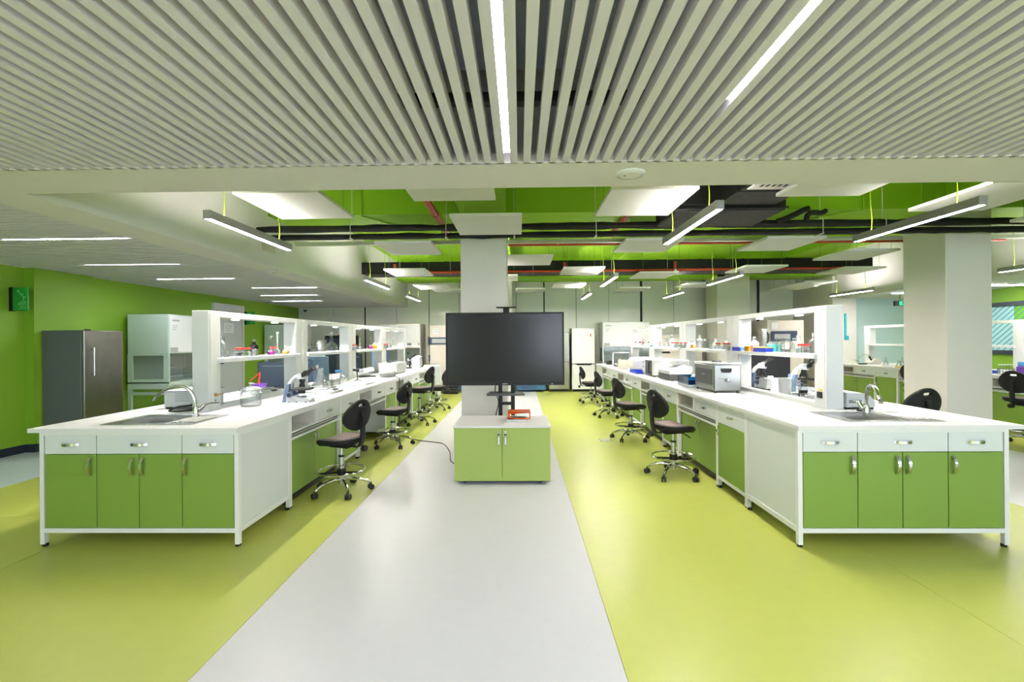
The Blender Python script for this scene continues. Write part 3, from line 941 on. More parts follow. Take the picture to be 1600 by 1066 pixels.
def sink_unit(label, loc, rz, w=1.485, d=.76, first=[None]):
    if first[0]:
        return dup(first[0], loc, rz, label)
    r = thing('sink_cabinet', label, 'cabinet', loc, rz, 'sink cabinets at the bench ends')
    fr = MB()
    p = .032
    for x in (0, w - p):
        for y in (0, d - p):
            fr.box(x, x + p, y, y + (.05 if y else p), .018, .845)
    fr.box(p, w - p, 0, .03, .103, .136).box(p, w - p, 0, .03, .822, .845)
    for x in (0, w - .03):
        fr.box(x, x + .03, p, d - p, .10, .14).box(x, x + .03, p, d - p, .815, .845)
    fr.build('frame', 'bench_white', r, smooth=False)
    MB().box(.03, w - .03, .022, d - .02, .136, .16).build('floor_board', 'bench_white', r, smooth=False)
    MB().box(.03, w - .03, .024, .03, .136, .83).build('carcass', 'joint', r, smooth=False)
    MB().box(.03, w - .03, d - .03, d - .012, .12, .84).build('back_panel', 'bench_white', r, smooth=False)
    for x in (.008, w - .022):
        MB().box(x, x + .014, .03, d - .03, .14, .815).build('side_panel', 'drawer_white', r, smooth=False)
    xs = [.036, .425, 1.063, w - .036]
    for a, b_ in zip(xs, xs[1:]):
        dr = MB().rbox(a + .003, b_ - .003, .002, .022, .684, .822, .002).build('drawer', 'drawer_white', r, smooth=False)
        bow_handle(dr, (a + b_) / 2, .755, False, .002)
    xs = [.036, .425, .742, 1.063, w - .036]
    for k, (a, b_) in enumerate(zip(xs, xs[1:])):
        dr = MB().rbox(a + .003, b_ - .003, .002, .022, .138, .680, .002).build('door', 'cab_green', r, smooth=False)
        bow_handle(dr, (b_ - .045) if k < 2 else (a + .03), .59, True, .002)
    for x in (.02, w - .02):
        for y in (.02, d - .03):
            foot(r, x, y)
    first[0] = r
    return r

def knee_unit(label, loc, rz, doors=True, w=1.17, d=.72, first={}):
    if doors in first:
        return dup(first[doors], loc, rz, label)
    r = thing('knee_space_unit', label, 'cabinet', loc, rz, 'wide bench units with open cubby')
    fr = MB()
    p = .028
    for x in (0, w - p):
        fr.box(x, x + p, 0, .04, .018, .845).box(x, x + p, d - .04, d, .018, .845)
    fr.box(p, w - p, 0, .03, .822, .845)
    fr.box(p, w - p, 0, .5, .668, .684)
    fr.box(p, w - p, .0, .018, .606, .626)
    fr.box(p + .5, p + .53, .0, .02, .684, .822)
    fr.build('frame', 'bench_white', r, smooth=False)
    cb = MB()
    cb.box(p, p + .5, .48, .5, .684, .822).box(p, p + .006, .0, .5, .684, .822).box(p + .498, p + .506, .02, .5, .684, .822)
    cb.build('cubby', 'lab_cream', r, smooth=False)
    MB().box(p, w - p, .03, .48, .63, .645).build('keyboard_tray', 'grey_panel', r, smooth=False)
    dr = MB().rbox(p + .532, w - p - .002, .002, .022, .688, .82, .002).build('drawer', 'drawer_white', r, smooth=False)
    bow_handle(dr, p + .532 + .28, .755, False, .002, .11)
    MB().box(p + .53, w - p, .022, .4, .684, .822).build('drawer_box', 'joint', r, smooth=False)
    if doors:
        for k, (a, b_) in enumerate(((p, w / 2), (w / 2, w - p))):
            do = MB().rbox(a + .003, b_ - .003, .045, .065, .085, .618, .002).build('door', 'cab_green', r, smooth=False)
            bow_handle(do, (b_ - .03) if k == 0 else (a + .03), .53, True, .045, .09)
        MB().box(p, w - p, .066, .09, .02, .62).build('kick_board', 'joint', r, smooth=False)
    else:
        MB().box(p, w - p, d - .3, d - .28, .1, .66).build('back_panel', 'grey_panel', r, smooth=False)
        MB().box(p, w - p, d - .32, d - .28, .09, .13).build('crossbar', 'grey_panel', r, smooth=False)
        MB().box(w - p - .14, w - p, d - .33, d - .31, .09, .66).build('side_panel', 'bench_white', r, smooth=False)
    for x in (.022, w - .022):
        foot(r, x, .02)
        foot(r, x, d - .02)
    first[doors] = r
    return r

def drawer_unit(label, loc, rz, w=.585, d=.72, first=[None]):
    if first[0]:
        return dup(first[0], loc, rz, label)
    r = thing('drawer_cabinet', label, 'cabinet', loc, rz, 'narrow bench cabinets with drawer and green door')
    fr = MB()
    p = .018
    for x in (0, w - p):
        fr.box(x, x + p, 0, .04, .018, .845).box(x, x + p, d - .04, d, .018, .845)
    fr.box(p, w - p, 0, .03, .822, .845).box(p, w - p, 0, .03, .09, .122).box(p, w - p, .03, d - .03, .1, .12)
    fr.build('frame', 'bench_white', r, smooth=False)
    MB().box(p, w - p, .024, .03, .122, .83).build('carcass', 'joint', r, smooth=False)
    for x in (.003, w - .013):
        MB().box(x, x + .01, .04, d - .04, .1, .84).build('side_panel', 'bench_white', r, smooth=False)
    dr = MB().rbox(p + .002, w - p - .002, .002, .022, .66, .82, .002).build('drawer', 'drawer_white', r, smooth=False)
    bow_handle(dr, w / 2, .745, False, .002, .11)
    do = MB().rbox(p + .002, w - p - .002, .002, .022, .124, .656, .002).build('door', 'cab_green', r, smooth=False)
    bow_handle(do, .045, .575, True, .002, .11)
    for x in (.022, w - .022):
        foot(r, x, .02)
        foot(r, x, d - .02)
    first[0] = r
    return r

def worktop(label, x0, x1, y0, y1, holes):
    mb = MB()
    z0, z1 = .845, .875
    ys = y0
    for hx0, hx1, hy0, hy1 in sorted(holes, key=lambda h: h[2]):
        if hy0 > ys:
            mb.rbox(x0, x1, ys, hy0, z0, z1, .002) if False else mb.box(x0, x1, ys, hy0, z0, z1)
        mb.box(x0, hx0, hy0, hy1, z0, z1).box(hx1, x1, hy0, hy1, z0, z1)
        ys = hy1
    mb.box(x0, x1, ys, y1, z0, z1)
    return tag(mb.build('worktop', 'worktop', smooth=False), label, 'worktop', 'white bench worktops')

NTH = ['nearest', 'second', 'third', 'farthest']
Y0 = 4.065
# left bench
sink_unit('left sink cabinet facing the viewer, green doors under white drawers', (-3.551, 3.30, 0), 0)
sink_unit('sink cabinet at the far end of the left bench', (-2.066, 11.85, 0), PI)
for k in range(4):
    y = Y0 + 1.755 * k
    knee_unit('left bench wide unit with open cubby, %s from the viewer' % NTH[k], (-2.075, y, 0), PI / 2, k != 1)
    drawer_unit('left bench narrow drawer cabinet with green door, %s from the viewer' % NTH[k], (-2.075, y + 1.17, 0), PI / 2)
for k in range(4):
    y = Y0 + 1.755 * k
    bp_ = thing('rear_cabinet', 'plain cabinet on the far side of the left bench, %s' % NTH[k], 'cabinet', (-3.545, y, 0), 0, 'rear cabinets of the left bench')
    MB().box(0, .70, .01, 1.745, .1, .844).build('body', 'bench_white', bp_, smooth=False)
    MB().box(.03, .67, .05, 1.70, .0, .1).build('plinth', 'joint', bp_, smooth=False)
    for q in range(3):
        MB().rbox(-.012, 0, .02 + q * .575, .585 + q * .575, .12, .66, .002).build('door', 'cab_green', bp_, smooth=False)
SL = (-3.125, -2.75, 3.465, 3.83)
worktop('long white worktop of the left bench with a sink at its near end', -3.62, -2.065, 3.28, 11.87, [SL])
# right bench
sink_unit('right sink cabinet facing the viewer, green doors under white drawers', (1.988, 3.295, 0), 0)
sink_unit('sink cabinet at the far end of the right bench', (3.473, 11.85, 0), PI)
for k in range(4):
    y = Y0 + 1.755 * k
    drawer_unit('right bench narrow drawer cabinet with green door, %s from the viewer' % NTH[k], (1.995, y + .585, 0), -PI / 2)
    knee_unit('right bench wide unit with open cubby, %s from the viewer' % NTH[k], (1.995, y + 1.755, 0), -PI / 2, True)
    bp_ = thing('rear_cabinet', 'plain cabinet on the far side of the right bench, %s' % NTH[k], 'cabinet', (2.765, y, 0), 0, 'rear cabinets of the right bench')
    MB().box(0, .70, .01, 1.745, .1, .844).build('body', 'bench_white', bp_, smooth=False)
    MB().box(.03, .67, .05, 1.70, .0, .1).build('plinth', 'joint', bp_, smooth=False)
    for q in range(3):
        MB().rbox(.70, .712, .02 + q * .575, .585 + q * .575, .12, .66, .002).build('door', 'cab_green', bp_, smooth=False)
SR = (2.515, 2.89, 3.465, 3.83)
worktop('long white worktop of the right bench with a sink at its near end', 1.983, 3.56, 3.275, 11.87, [SR])
# third bench
X3 = 7.75
for k in range(3):
    y = 5.99 + 1.755 * k
    drawer_unit('third bench narrow drawer cabinet, %s from the viewer' % NTH[k], (X3 + .01, y + .585, 0), -PI / 2)
    knee_unit('third bench wide unit with cubby, %s from the viewer' % NTH[k], (X3 + .01, y + 1.755, 0), -PI / 2, True)
worktop('white worktop of the third bench beyond the right column', X3, 9.25, 5.95, 11.3, [])

# ------------------------------------------------------------------ sinks and taps
def sink(label, x, y, hole):
    r = thing('sink', label, 'sink', (x, y, .875), 0, 'steel drop-in sinks')
    hx0, hx1, hy0, hy1 = hole[0] - x, hole[1] - x, hole[2] - y, hole[3] - y
    W, D = .71, .47
    b_ = .012
    rim = MB()
    rim.box(0, hx0 + b_, 0, D, 0, .005).box(hx0 + b_, hx1 - b_, 0, hy0 + b_, 0, .005).box(hx0 + b_, hx1 - b_, hy1 - b_, D, 0, .005)
    rim.box(hx1 - b_, W, 0, D, 0, .005)
    rim.build('rim', 'steel', r, smooth=False)
    bs = MB()
    x0, x1, y0, y1, zb = hx0 + b_, hx1 - b_, hy0 + b_, hy1 - b_, -.17
    t = .004
    bs.box(x0 - t, x0, y0 - t, y1 + t, zb, .002).box(x1, x1 + t, y0 - t, y1 + t, zb, .002)
    bs.box(x0, x1, y0 - t, y0, zb, .002).box(x0, x1, y1, y1 + t, zb, .002).box(x0 - t, x1 + t, y0 - t, y1 + t, zb - t, zb)
    bs.build('basin', 'basin_steel', r, smooth=False)
    MB().cyl(((x0 + x1) / 2, (y0 + y1) / 2, zb), ((x0 + x1) / 2, (y0 + y1) / 2, zb + .004), .04, n=18).build('drain', 'chrome', r)
    for k in range(6):
        xx = hx1 + .04 + k * .035
        MB().rbox(xx, xx + .016, .07, D - .13, .004, .012, .003).build('drain_ridge', 'basin_steel', r, smooth=False)
    return r
sink('steel sink with drainboard in the left worktop', -3.205, 3.41, SL)
sink('steel sink with drainboard in the right worktop', 2.435, 3.41, SR)

def tap(label, loc, ang, s=1.0):
    r = thing('tap', label, 'tap', loc, ang, 'chrome mixer taps')
    MB().lathe([(0, 0), (.028 * s, 0), (.028 * s, .008 * s), (.023 * s, .012 * s), (.023 * s, .075 * s), (.018 * s, .085 * s), (0, .085 * s)], n=18).build('base', 'chrome', r)
    pts = bez((0, 0, .06 * s), (.0, 0, .30 * s), (.20 * s, 0, .30 * s), (.325 * s, 0, .155 * s), 14)
    MB().tube(pts, [.013 * s] * 12 + [.0125 * s, .013 * s, .014 * s], 10).build('spout', 'chrome', r)
    MB().cyl((.318 * s, 0, .165 * s), (.335 * s, 0, .138 * s), .0155 * s, n=12).build('aerator', 'chrome', r)
    lv = MB()
    lv.cyl((-.01 * s, -.015 * s, .045 * s), (-.05 * s, -.03 * s, .085 * s), .019 * s, .017 * s, 12).tube([(-.05 * s, -.03 * s, .085 * s), (-.085 * s, -.04 * s, .10 * s), (-.16 * s, -.05 * s, .105 * s)], [.012 * s, .009 * s, .007 * s], 8)
    lv.build('lever', 'chrome', r)
    return r
tap('chrome gooseneck tap on the left sink, spout turned left', (-2.745, 3.81, .88), PI + .12)
tap('chrome gooseneck tap on the right sink, spout turned to the viewer', (2.775, 3.70, .88), -1.95)
tap('small chrome tap on the third bench below the pale blue wall', (8.15, 11.1, .875), -.3, .9)

# ------------------------------------------------------------------ reagent shelves
def reagent_shelf(label, x0, x1, y0, ln, shelf_side, lit=True, first={}):
    key = (round(x1 - x0, 3), shelf_side, ln, lit)
    if key in first:
        return dup(first[key], (x0, y0, .875), 0, label)
    r = thing('reagent_shelf', label, 'shelf', (x0, y0, .875), 0, 'white reagent shelves on the benches')
    w = x1 - x0
    H = .915
    for y in (0, ln - .165):
        u = MB().rbox(0, w, y, y + .165, 0, H, .003).build('upright', 'bench_white', r, smooth=False)
        if shelf_side > 0:
            MB().box(w, w + .003, y + .02, y + .145, .04, H - .03).build('cover_plate', 'bench_white', u, smooth=False)
        else:
            MB().box(-.003, 0, y + .02, y + .145, .04, H - .03).build('cover_plate', 'bench_white', u, smooth=False)
    MB().rbox(0, w, .165, ln - .165, H - .055, H, .002).build('lintel', 'bench_white', r, smooth=False)
    a, b_ = (-.02, w + .035) if shelf_side > 0 else (-.035, w + .02)
    MB().rbox(a, b_, .12, ln - .12, .438, .478, .002).build('shelf_board', 'bench_white', r, smooth=False)
    MB().box(.02, w - .02, .165, ln - .165, -.0, .035).build('bottom_rail', 'bench_white', r, smooth=False)
    for f_ in (.29, .71) if lit else ():
        y = ln * f_
        p = MB().lathe([(0, -.006), (.05, -.006), (.055, 0), (0, 0)], (w / 2, y, H - .055), n=16).build('spotlight_ring', 'white_gloss', r)
        MB().cyl((w / 2, y, H - .066), (w / 2, y, H - .061), .034, n=14).build('spotlight_lens', 'led_puck', p)
        ld = bpy.data.lights.new('spot', 'SPOT')
        ld.energy, ld.spot_size, ld.spot_blend, ld.shadow_soft_size = P_PUCK, math.radians(110), 0.75, .03
        ld.color = (1.0, .965, .96)
        lo = bpy.data.objects.new('spot', ld)
        lo.location = (w / 2, y, H - .07)
        COL.objects.link(lo)
        lo.parent = r
    first[key] = r
    return r
for k in range(4):
    reagent_shelf('white lit reagent shelf on the left bench, %s from the viewer' % NTH[k], -2.945, -2.795, 4.04 + 1.755 * k, 1.755, 1)
for k in range(4):
    reagent_shelf('white lit reagent shelf on the right bench, %s from the viewer' % NTH[k], 2.69, 2.84, 4.04 + 1.755 * k, 1.755, -1)
for k in range(2):
    reagent_shelf(('white reagent shelf at the near end of the third bench', 'white reagent shelf before the pale blue wall')[k], 8.42, 8.57, 7.75 + 1.755 * k, 1.755, -1, False)
l = thing('key_lever', 'brass key lever on the nearest left shelf upright', 'lock', (-2.792, 4.12, 1.02))
MB().cyl((0, 0, 0), (.015, 0, 0), .014, n=12).build('rosette', 'brass', l)
MB().tube([(.012, 0, 0), (.03, .0, 0), (.035, .06, .008)], .005, 8).build('lever', 'brass', l)
MB().cyl((0, 0, -.05), (.006, 0, -.05), .012, n=12).build('keyhole', 'chrome', l)
l = thing('power_socket', 'black rocker socket with yellow label on the nearest right upright', 'socket', (2.687, 4.12, 1.0))
MB().box(-.012, 0, -.03, .03, -.035, .02).build('body', 'black', l, smooth=False)
MB().box(-.004, 0, -.03, .02, .03, .045).build('warning_label', 'yellow', l, smooth=False)

# ------------------------------------------------------------------ television on stand, trolley cabinet
tv = thing('television', 'large black flat screen television on a black stand', 'television', (-.182, 5.55, 0), 0)
w, z0, z1 = .723, .952, 1.842
fr = MB()
fr.box(-w, w, 0, .06, z0, z0 + .045).box(-w, w, 0, .06, z1 - .02, z1).box(-w, -w + .022, 0, .06, z0 + .045, z1 - .02).box(w - .022, w, 0, .06, z0 + .045, z1 - .02)
fr.build('bezel', 'black', tv, smooth=False)
MB().box(-w + .022, w - .022, .006, .012, z0 + .045, z1 - .02).build('screen', 'screen', tv, smooth=False)
MB().box(-w + .02, w - .02, .012, .07, z0 + .02, z1 - .02).build('back_cover', 'dark_grey', tv, smooth=False)
MB().box(-.03, .03, -.001, 0, z0 + .014, z0 + .022).build('badge', 'lab_grey', tv, smooth=False)
MB().cyl((w - .15, -.002, z0 + .015), (w - .15, 0, z0 + .015), .006, n=8).build('indicator', 'lab_white', tv)
st = thing('television_stand', 'black twin post stand carrying the television, with tray and camera plate', 'stand', (-.182, 5.55, 0), 0)
for x in (-.062, .092):
    MB().rbox(x - .024, x + .024, .08, .13, .1, 1.5, .004).build('post', 'black', st, smooth=False)
MB().box(-.06, .09, .085, .12, .70, .735).build('crossbar', 'black', st, smooth=False)
MB().prism([(-.20, .24), (.21, .24), (.235, -.02), (-.225, -.02)], 'z', .825, .85).build('tray', 'dark_grey', st, smooth=False)
MB().rbox(-.02, .055, .08, .12, 1.5, 1.90, .004).build('upper_post', 'black', st, smooth=False)
MB().rbox(-.105, .14, .0, .14, 1.90, 1.912, .003).build('camera_plate', 'black', st, smooth=False)
MB().box(-.25, .28, .07, .14, 1.3, 1.4).build('mount_bar', 'black', st, smooth=False)
for x in (-.36, .36):
    MB().rbox(x - .03, x + .03, -.12, .45, .06, .1, .006).build('base_leg', 'black', st, smooth=False)
    for y in (-.09, .42):
        MB().cyl((x - .012, y, .031), (x + .012, y, .031), .031, n=14).build('caster', 'rubber', st)
MB().box(-.36, .36, .07, .13, .06, .12).build('base_bar', 'black', st, smooth=False)
MB().tube(smooth_path([(-.12, .1, .95), (-.13, .16, .86), (-.09, .17, .72), (-.13, .16, .5), (-.1, .15, .14)]), .007, 6).build('cable', 'dark_grey', st)

t = thing('trolley_cabinet', 'low wheeled cabinet with white top and two green doors in the aisle', 'cabinet', (-.69, 4.72, 0))
W, D = 1.0, .66
MB().rbox(-.008, W + .008, -.008, D, .592, .612, .002).build('top_board', 'worktop', t, smooth=False)
bd = MB()
bd.box(0, .016, .02, D - .01, .045, .592).box(W - .016, W, .02, D - .01, .045, .592).box(.016, W - .016, D - .026, D - .01, .045, .592).box(.016, W - .016, .022, D - .03, .045, .061)
bd.build('body', 'bench_white', t, smooth=False)
MB().box(.016, W - .016, .03, .04, .06, .592).build('carcass', 'joint', t, smooth=False)
for a, b_, hx in ((0.0, W / 2 - .002, W / 2 - .035), (W / 2 + .002, W, W / 2 + .035)):
    do = MB().rbox(a, b_, 0, .018, .040, .59, .002).build('door', 'trolley_green', t, smooth=False)
    MB().rbox(hx - .013, hx + .013, -.014, 0, .41, .56, .006).build('lock_handle', 'chrome', do)
    MB().cyl((hx, -.019, .525), (hx, -.013, .525), .008, n=10).build('keyhole', 'black', do)
    MB().rbox(hx - .009, hx + .009, -.017, -.012, .42, .495, .003).build('pull_tab', 'white_gloss', do)
for x in (.1, W - .1):
    for y in (.08, D - .1):
        c_ = MB().cyl((x - .01, y, .02), (x + .01, y, .02), .0205, n=14).build('caster', 'dark_grey', t)
        MB().box(x - .016, x + .016, y - .012, y + .012, .03, .045).build('caster_plate', 'steel', c_, smooth=False)
g_ = thing('imager_box', 'orange acrylic shielded viewer box on the wheeled cabinet', 'instrument', (-.13, 4.93, .612))
MB().rbox(-.02, .2, 0, .2, 0, .03, .004).build('base', 'lab_white', g_, smooth=False)
MB().box(.0, .18, .02, .18, .03, .035).build('glass_stage', 'slate_blue', g_, smooth=False)
og = MB()
og.prism([(-.0, .03), (.012, .03), (.022, .088), (.215, .098), (.235, .106), (.0, .108)], 'y', .0, .012)
og.prism([(-.0, .03), (.012, .03), (.022, .088), (.215, .098), (.235, .106), (.0, .108)], 'y', .2, .212)
og.box(.0, .24, .0, .212, .100, .108).box(-.006, 0, 0, .212, .03, .108).box(.228, .24, 0, .212, .05, .1)
og.box(0, .06, .0, .006, .034, .05).box(0, .24, 0, .006, .034, .045)
og.build('orange_cover', 'orange_acrylic', g_, smooth=False)

# cable on the floor
tag(MB().tube(smooth_path([(-2.04, 7.62, .72), (-2.03, 7.6, .4), (-2.03, 7.55, .02), (-1.95, 7.2, .006), (-1.75, 7.0, .006), (-1.5, 6.8, .006), (-1.25, 6.68, .006), (-1.1, 6.55, .006), (-.95, 6.1, .006), (-.85, 5.6, .006), (-.62, 5.34, .006)]), .0065, 6).build('power_cable', 'black'),
    'black power cable lying from the left bench across the floor to the wheeled cabinet', 'cable')
fb = thing('floor_box', 'small grey floor socket lid in the right aisle', 'floor socket', (1.27, 6.81, 0))
MB().box(-.09, .09, -.07, .07, 0, .003).build('frame', 'steel', fb, smooth=False)
MB().box(-.075, .075, -.055, .055, .003, .005).build('lid', 'lab_grey', fb, smooth=False)

# ------------------------------------------------------------------ lab stools (front = +y)
def seat_mesh(parent, zt):
    n, rings = 36, 6
    def outline(t):
        c, s = math.cos(t), math.sin(t)
        e = 2.0 / 2.7
        x = .225 * (abs(c) ** e) * (1 if c >= 0 else -1)
        y = .215 * (abs(s) ** e) * (1 if s >= 0 else -1)
        if y > 0:
            x *= 1 - .16 * (y / .215) ** 2
        return x, y
    def top(x, y):
        z = zt + .022 * (abs(x) / .225) ** 2
        if y > .06:
            z -= .055 * ((y - .06) / .155) ** 2
        if y < -.08:
            z += .02 * ((-y - .08) / .135) ** 2
        return z
    mb = MB()
    V, F = [], []
    for i in range(rings + 1):
        f_ = i / rings
        for k in range(n):
            x, y = outline(2 * PI * k / n)
            x, y = x * max(f_, .02), y * max(f_, .02)
            V.append((x, y, top(x, y) - (.012 if i == rings else 0)))
    for i in range(rings):
        for k in range(n):
            F.append((i * n + k, i * n + (k + 1) % n, (i + 1) * n + (k + 1) % n, (i + 1) * n + k))
    b0 = len(V)
    for sc, dz in ((1.0, -.035), (.9, -.06), (.5, -.065)):
        for k in range(n):
            x, y = outline(2 * PI * k / n)
            V.append((x * sc, y * sc, top(x, y) * .6 + zt * .4 + dz))
    lay = [rings * n, b0, b0 + n, b0 + 2 * n]
    for a, b_ in zip(lay, lay[1:]):
        for k in range(n):
            F.append((a + k, a + (k + 1) % n, b_ + (k + 1) % n, b_ + k))
    F.append(tuple(range(b0 + 2 * n, b0 + 3 * n)))
    F.append(tuple(range(n)))
    s = mb.add(V, F).build('seat', 'black_pu', parent)
    # textured centre pad of square studs, its colour imitating a warm sheen
    V, F = [], []
    m_ = 24
    for i in range(m_ + 1):
        for j in range(m_ + 1):
            x = -.165 + .33 * i / m_
            y = -.16 + .30 * j / m_
            groove = (i % 3 == 0) or (j % 3 == 0)
            edge = i in (0, m_) or j in (0, m_)
            V.append((x, y, top(x, y) + (-.003 if edge else (.0018 if groove else .005))))
    for i in range(m_):
        for j in range(m_):
            a = i * (m_ + 1) + j
            F.append((a, a + m_ + 1, a + m_ + 2, a + 1))
    MB().add(V, F).build('seat_pad', 'seat_pad', s)

def back_mesh(parent, zt):
    n = 40
    zc = zt + .235
    def outer(t):
        c, s = math.cos(t), math.sin(t)
        e = 2.0 / 2.5
        x = .195 * abs(c) ** e * (1 if c >= 0 else -1)
        z = .155 * abs(s) ** e * (1 if s >= 0 else -1)
        if z > 0:
            x *= 1 - .42 * (z / .155) ** 1.5
        else:
            x *= 1 - .30 * (-z / .155) ** 3
        return x, z
    def slot(t):
        c, s = math.cos(t), math.sin(t)
        e = 2.0 / 3.2
        return .05 * abs(c) ** e * (1 if c >= 0 else -1), .095 + .016 * abs(s) ** e * (1 if s >= 0 else -1)
    yb = -.20
    def ysurf(x, z):
        return yb - .05 * (z + .15) / .3 + .9 * x * x
    V, F = [], []
    lays = []
    def ring(fn, dy, sc=1.0):
        lays.append(len(V))
        for k in range(n):
            x, z = fn(2 * PI * k / n)
            x, z = x * sc, z * sc
            V.append((x, ysurf(x, z) + dy, zc + z))
    def mid(t):
        a, b_ = outer(t), slot(t)
        return (a[0] * .5 + b_[0] * .5, a[1] * .5 + b_[1] * .5)
    ring(slot, .022); ring(mid, .026); ring(outer, .012, .97); ring(outer, -.004); ring(outer, -.018, .97); ring(mid, -.024); ring(slot, -.02)
    for a, b_ in zip(lays, lays[1:] + lays[:1]):
        for k in range(n):
            F.append((a + k, a + (k + 1) % n, b_ + (k + 1) % n, b_ + k))
    MB().add(V, F).build('backrest', 'black_pu', parent)

def make_stool(label, zt):
    r = thing('lab_stool', label, 'stool', (0, 0, 0), 0, 'black wheeled lab stools')
    seat_mesh(r, zt)
    back_mesh(r, zt)
    pz = zt - .09
    ps = smooth_path([(0, -.10, pz + .02), (0, -.19, pz + .01), (0, -.245, pz + .05), (0, -.265, zt + .12), (0, -.255, zt + .27)])
    V, F = [], []
    for p in ps:
        for dx, dy in ((-.024, -.012), (.024, -.012), (.024, .012), (-.024, .012)):
            V.append((dx, p.y + dy, p.z - (.006 if dy < 0 else 0)))
    for i in range(len(ps) - 1):
        for k in range(4):
            F.append((i * 4 + k, i * 4 + (k + 1) % 4, i * 4 + 4 + (k + 1) % 4, i * 4 + 4 + k))
    F += [(0, 1, 2, 3), tuple(len(V) - 4 + k for k in (3, 2, 1, 0))]
    bp = MB().add(V, F).build('back_post', 'black', r)
    MB().cyl((0, -.235, zt + .2), (0, -.285, zt + .2), .028, n=14).build('clamp_knob', 'black', bp)
    MB().cyl((0, -.26, pz), (0, -.30, pz), .03, n=12).build('adjust_knob', 'black', bp)
    MB().rbox(-.07, .07, -.13, .10, pz - .005, pz + .03, .01).build('mechanism', 'black', r)
    MB().tube([(.05, .05, pz + .01), (.13, .06, pz), (.22, .05, pz - .015)], .007, 6).build('lever', 'black', r)
    MB().cyl((0, 0, .13), (0, 0, zt - .18), .026, n=16).build('gas_column', 'chrome', r)
    MB().cyl((0, 0, zt - .18), (0, 0, pz), .015, n=12).build('piston', 'chrome', r)
    MB().cyl((0, 0, zt - .195), (0, 0, zt - .178), .03, n=14).build('collar', 'black', r)
    zr = .215
    fr_ = MB().tube([(.225 * math.cos(2 * PI * k / 36), .225 * math.sin(2 * PI * k / 36), zr) for k in range(36)], .0105, 8, closed=True).build('foot_ring', 'chrome', r)
    MB().cyl((0, 0, zr - .04), (0, 0, zr + .02), .042, n=14).build('ring_hub', 'black', fr_)
    for k in range(3):
        a = 2 * PI * k / 3 + .5
        c, s = math.cos(a), math.sin(a)
        MB().tube([(.03 * c, .03 * s, zr - .02), (.222 * c, .222 * s, zr)], .011, 6).build('ring_spoke', 'black', fr_)
    MB().cyl((0, 0, .085), (0, 0, .145), .036, n=14).build('base_hub', 'chrome', r)
    for k in range(5):
        a = 2 * PI * k / 5 + .3
        c, s = math.cos(a), math.sin(a)
        pts = [(rr_ * c, rr_ * s, zz) for rr_, zz in ((.02, .125), (.10, .128), (.17, .118), (.23, .098), (.275, .07))]
        lg = MB().tube(smooth_path(pts, 3), [.021 - .0007 * q for q in range(13)], 8).build('base_leg', 'chrome', r)
        x, y = .28 * c, .28 * s
        mb = MB()
        a2 = a + 1.1 + k
        ux, uy = math.cos(a2), math.sin(a2)
        for q in (-1, 1):
            mb.cyl((x + ux * q * .007, y + uy * q * .007, .028), (x + ux * q * .024, y + uy * q * .024, .028), .028, n=14)
        mb.cyl((x, y, .03), (x, y, .075), .009, n=8)
        mb.rbox(x - .016, x + .016, y - .016, y + .016, .035, .06, .01)
        mb.build('caster', 'rubber', lg)
    return r
def put(o, x, y, ang):
    o.location = (x, y, 0)
    o.rotation_euler = (0, 0, math.radians(ang - 90))
s = make_stool('black lab stool by the left bench, nearest the viewer, chrome foot ring', .545)
put(s, -1.79, 4.52, 160)
put(make_stool('black lab stool by the left bench, second from the viewer', .53), -1.83, 6.5, 164)
put(make_stool('tall raised black lab stool by the left bench, third from the viewer', .655), -1.82, 8.2, 168)
put(make_stool('black lab stool by the left bench, farthest, beside the television edge', .51), -1.81, 9.85, 172)
put(make_stool('black lab stool by the right bench, nearest the viewer', .565), 1.68, 5.03, 16)
put(make_stool('black lab stool by the right bench, second from the viewer', .54), 1.66, 6.87, 14)
put(make_stool('black lab stool by the right bench, third from the viewer', .50), 1.72, 8.9, 8)
put(make_stool('black lab stool by the right bench, farthest, before the white fridge', .475), 1.70, 10.95, 6)
put(make_stool('black lab stool behind the right sink, only its slotted backrest above the worktop', .62), 3.92, 4.72, 95)
put(make_stool('black lab stool at the right picture edge beyond the column', .65), 6.95, 6.35, 10)
put(make_stool('black lab stool at the third bench, backrest peeking left of the right column', .62), 7.32, 8.45, 5)

# ------------------------------------------------------------------ glassware helpers
def flask_volumetric(label, x, y, z, h, r0, liquid=None, group='volumetric flasks'):
    t = thing('volumetric_flask', label, 'flask', (x, y, z), 0, group)
    rn = r0 * .22
    zb = r0 * 1.6
    prof = [(r0 * .7, 0), (r0 * .95, r0 * .25), (r0, r0 * .6), (r0 * .8, r0 * 1.15), (rn * 1.3, zb), (rn, zb * 1.15), (rn, h * .93), (rn * 1.7, h * .95), (rn * 1.7, h)]
    MB().lathe(prof, n=16).build('body', 'glass', t)
    if liquid:
        MB().lathe([(0, .003), (r0 * .68, .003), (r0 * .92, r0 * .26), (r0 * .96, r0 * .6), (r0 * .8, r0 * 1.08), (0, r0 * 1.08)], n=16).build('liquid', liquid, t)
    MB().lathe([(0, h), (rn * 1.2, h), (rn * 1.6, h * 1.06), (0, h * 1.06)], n=10).build('stopper', 'paper', t)
    return t

def erlenmeyer(label, x, y, z, h, r0, liquid=None, group='conical flasks', m='glass'):
    t = thing('conical_flask', label, 'flask', (x, y, z), 0, group)
    MB().lathe([(r0 * .96, 0), (r0, h * .05), (r0 * .93, h * .15), (r0 * .36, h * .7), (r0 * .33, h * .95), (r0 * .42, h)], n=18).build('body', m, t)
    if liquid:
        MB().lathe([(0, .003), (r0 * .93, .003), (r0 * .95, h * .05), (r0 * .62, h * .42), (0, h * .42)], n=18).build('liquid', liquid, t)
    return t

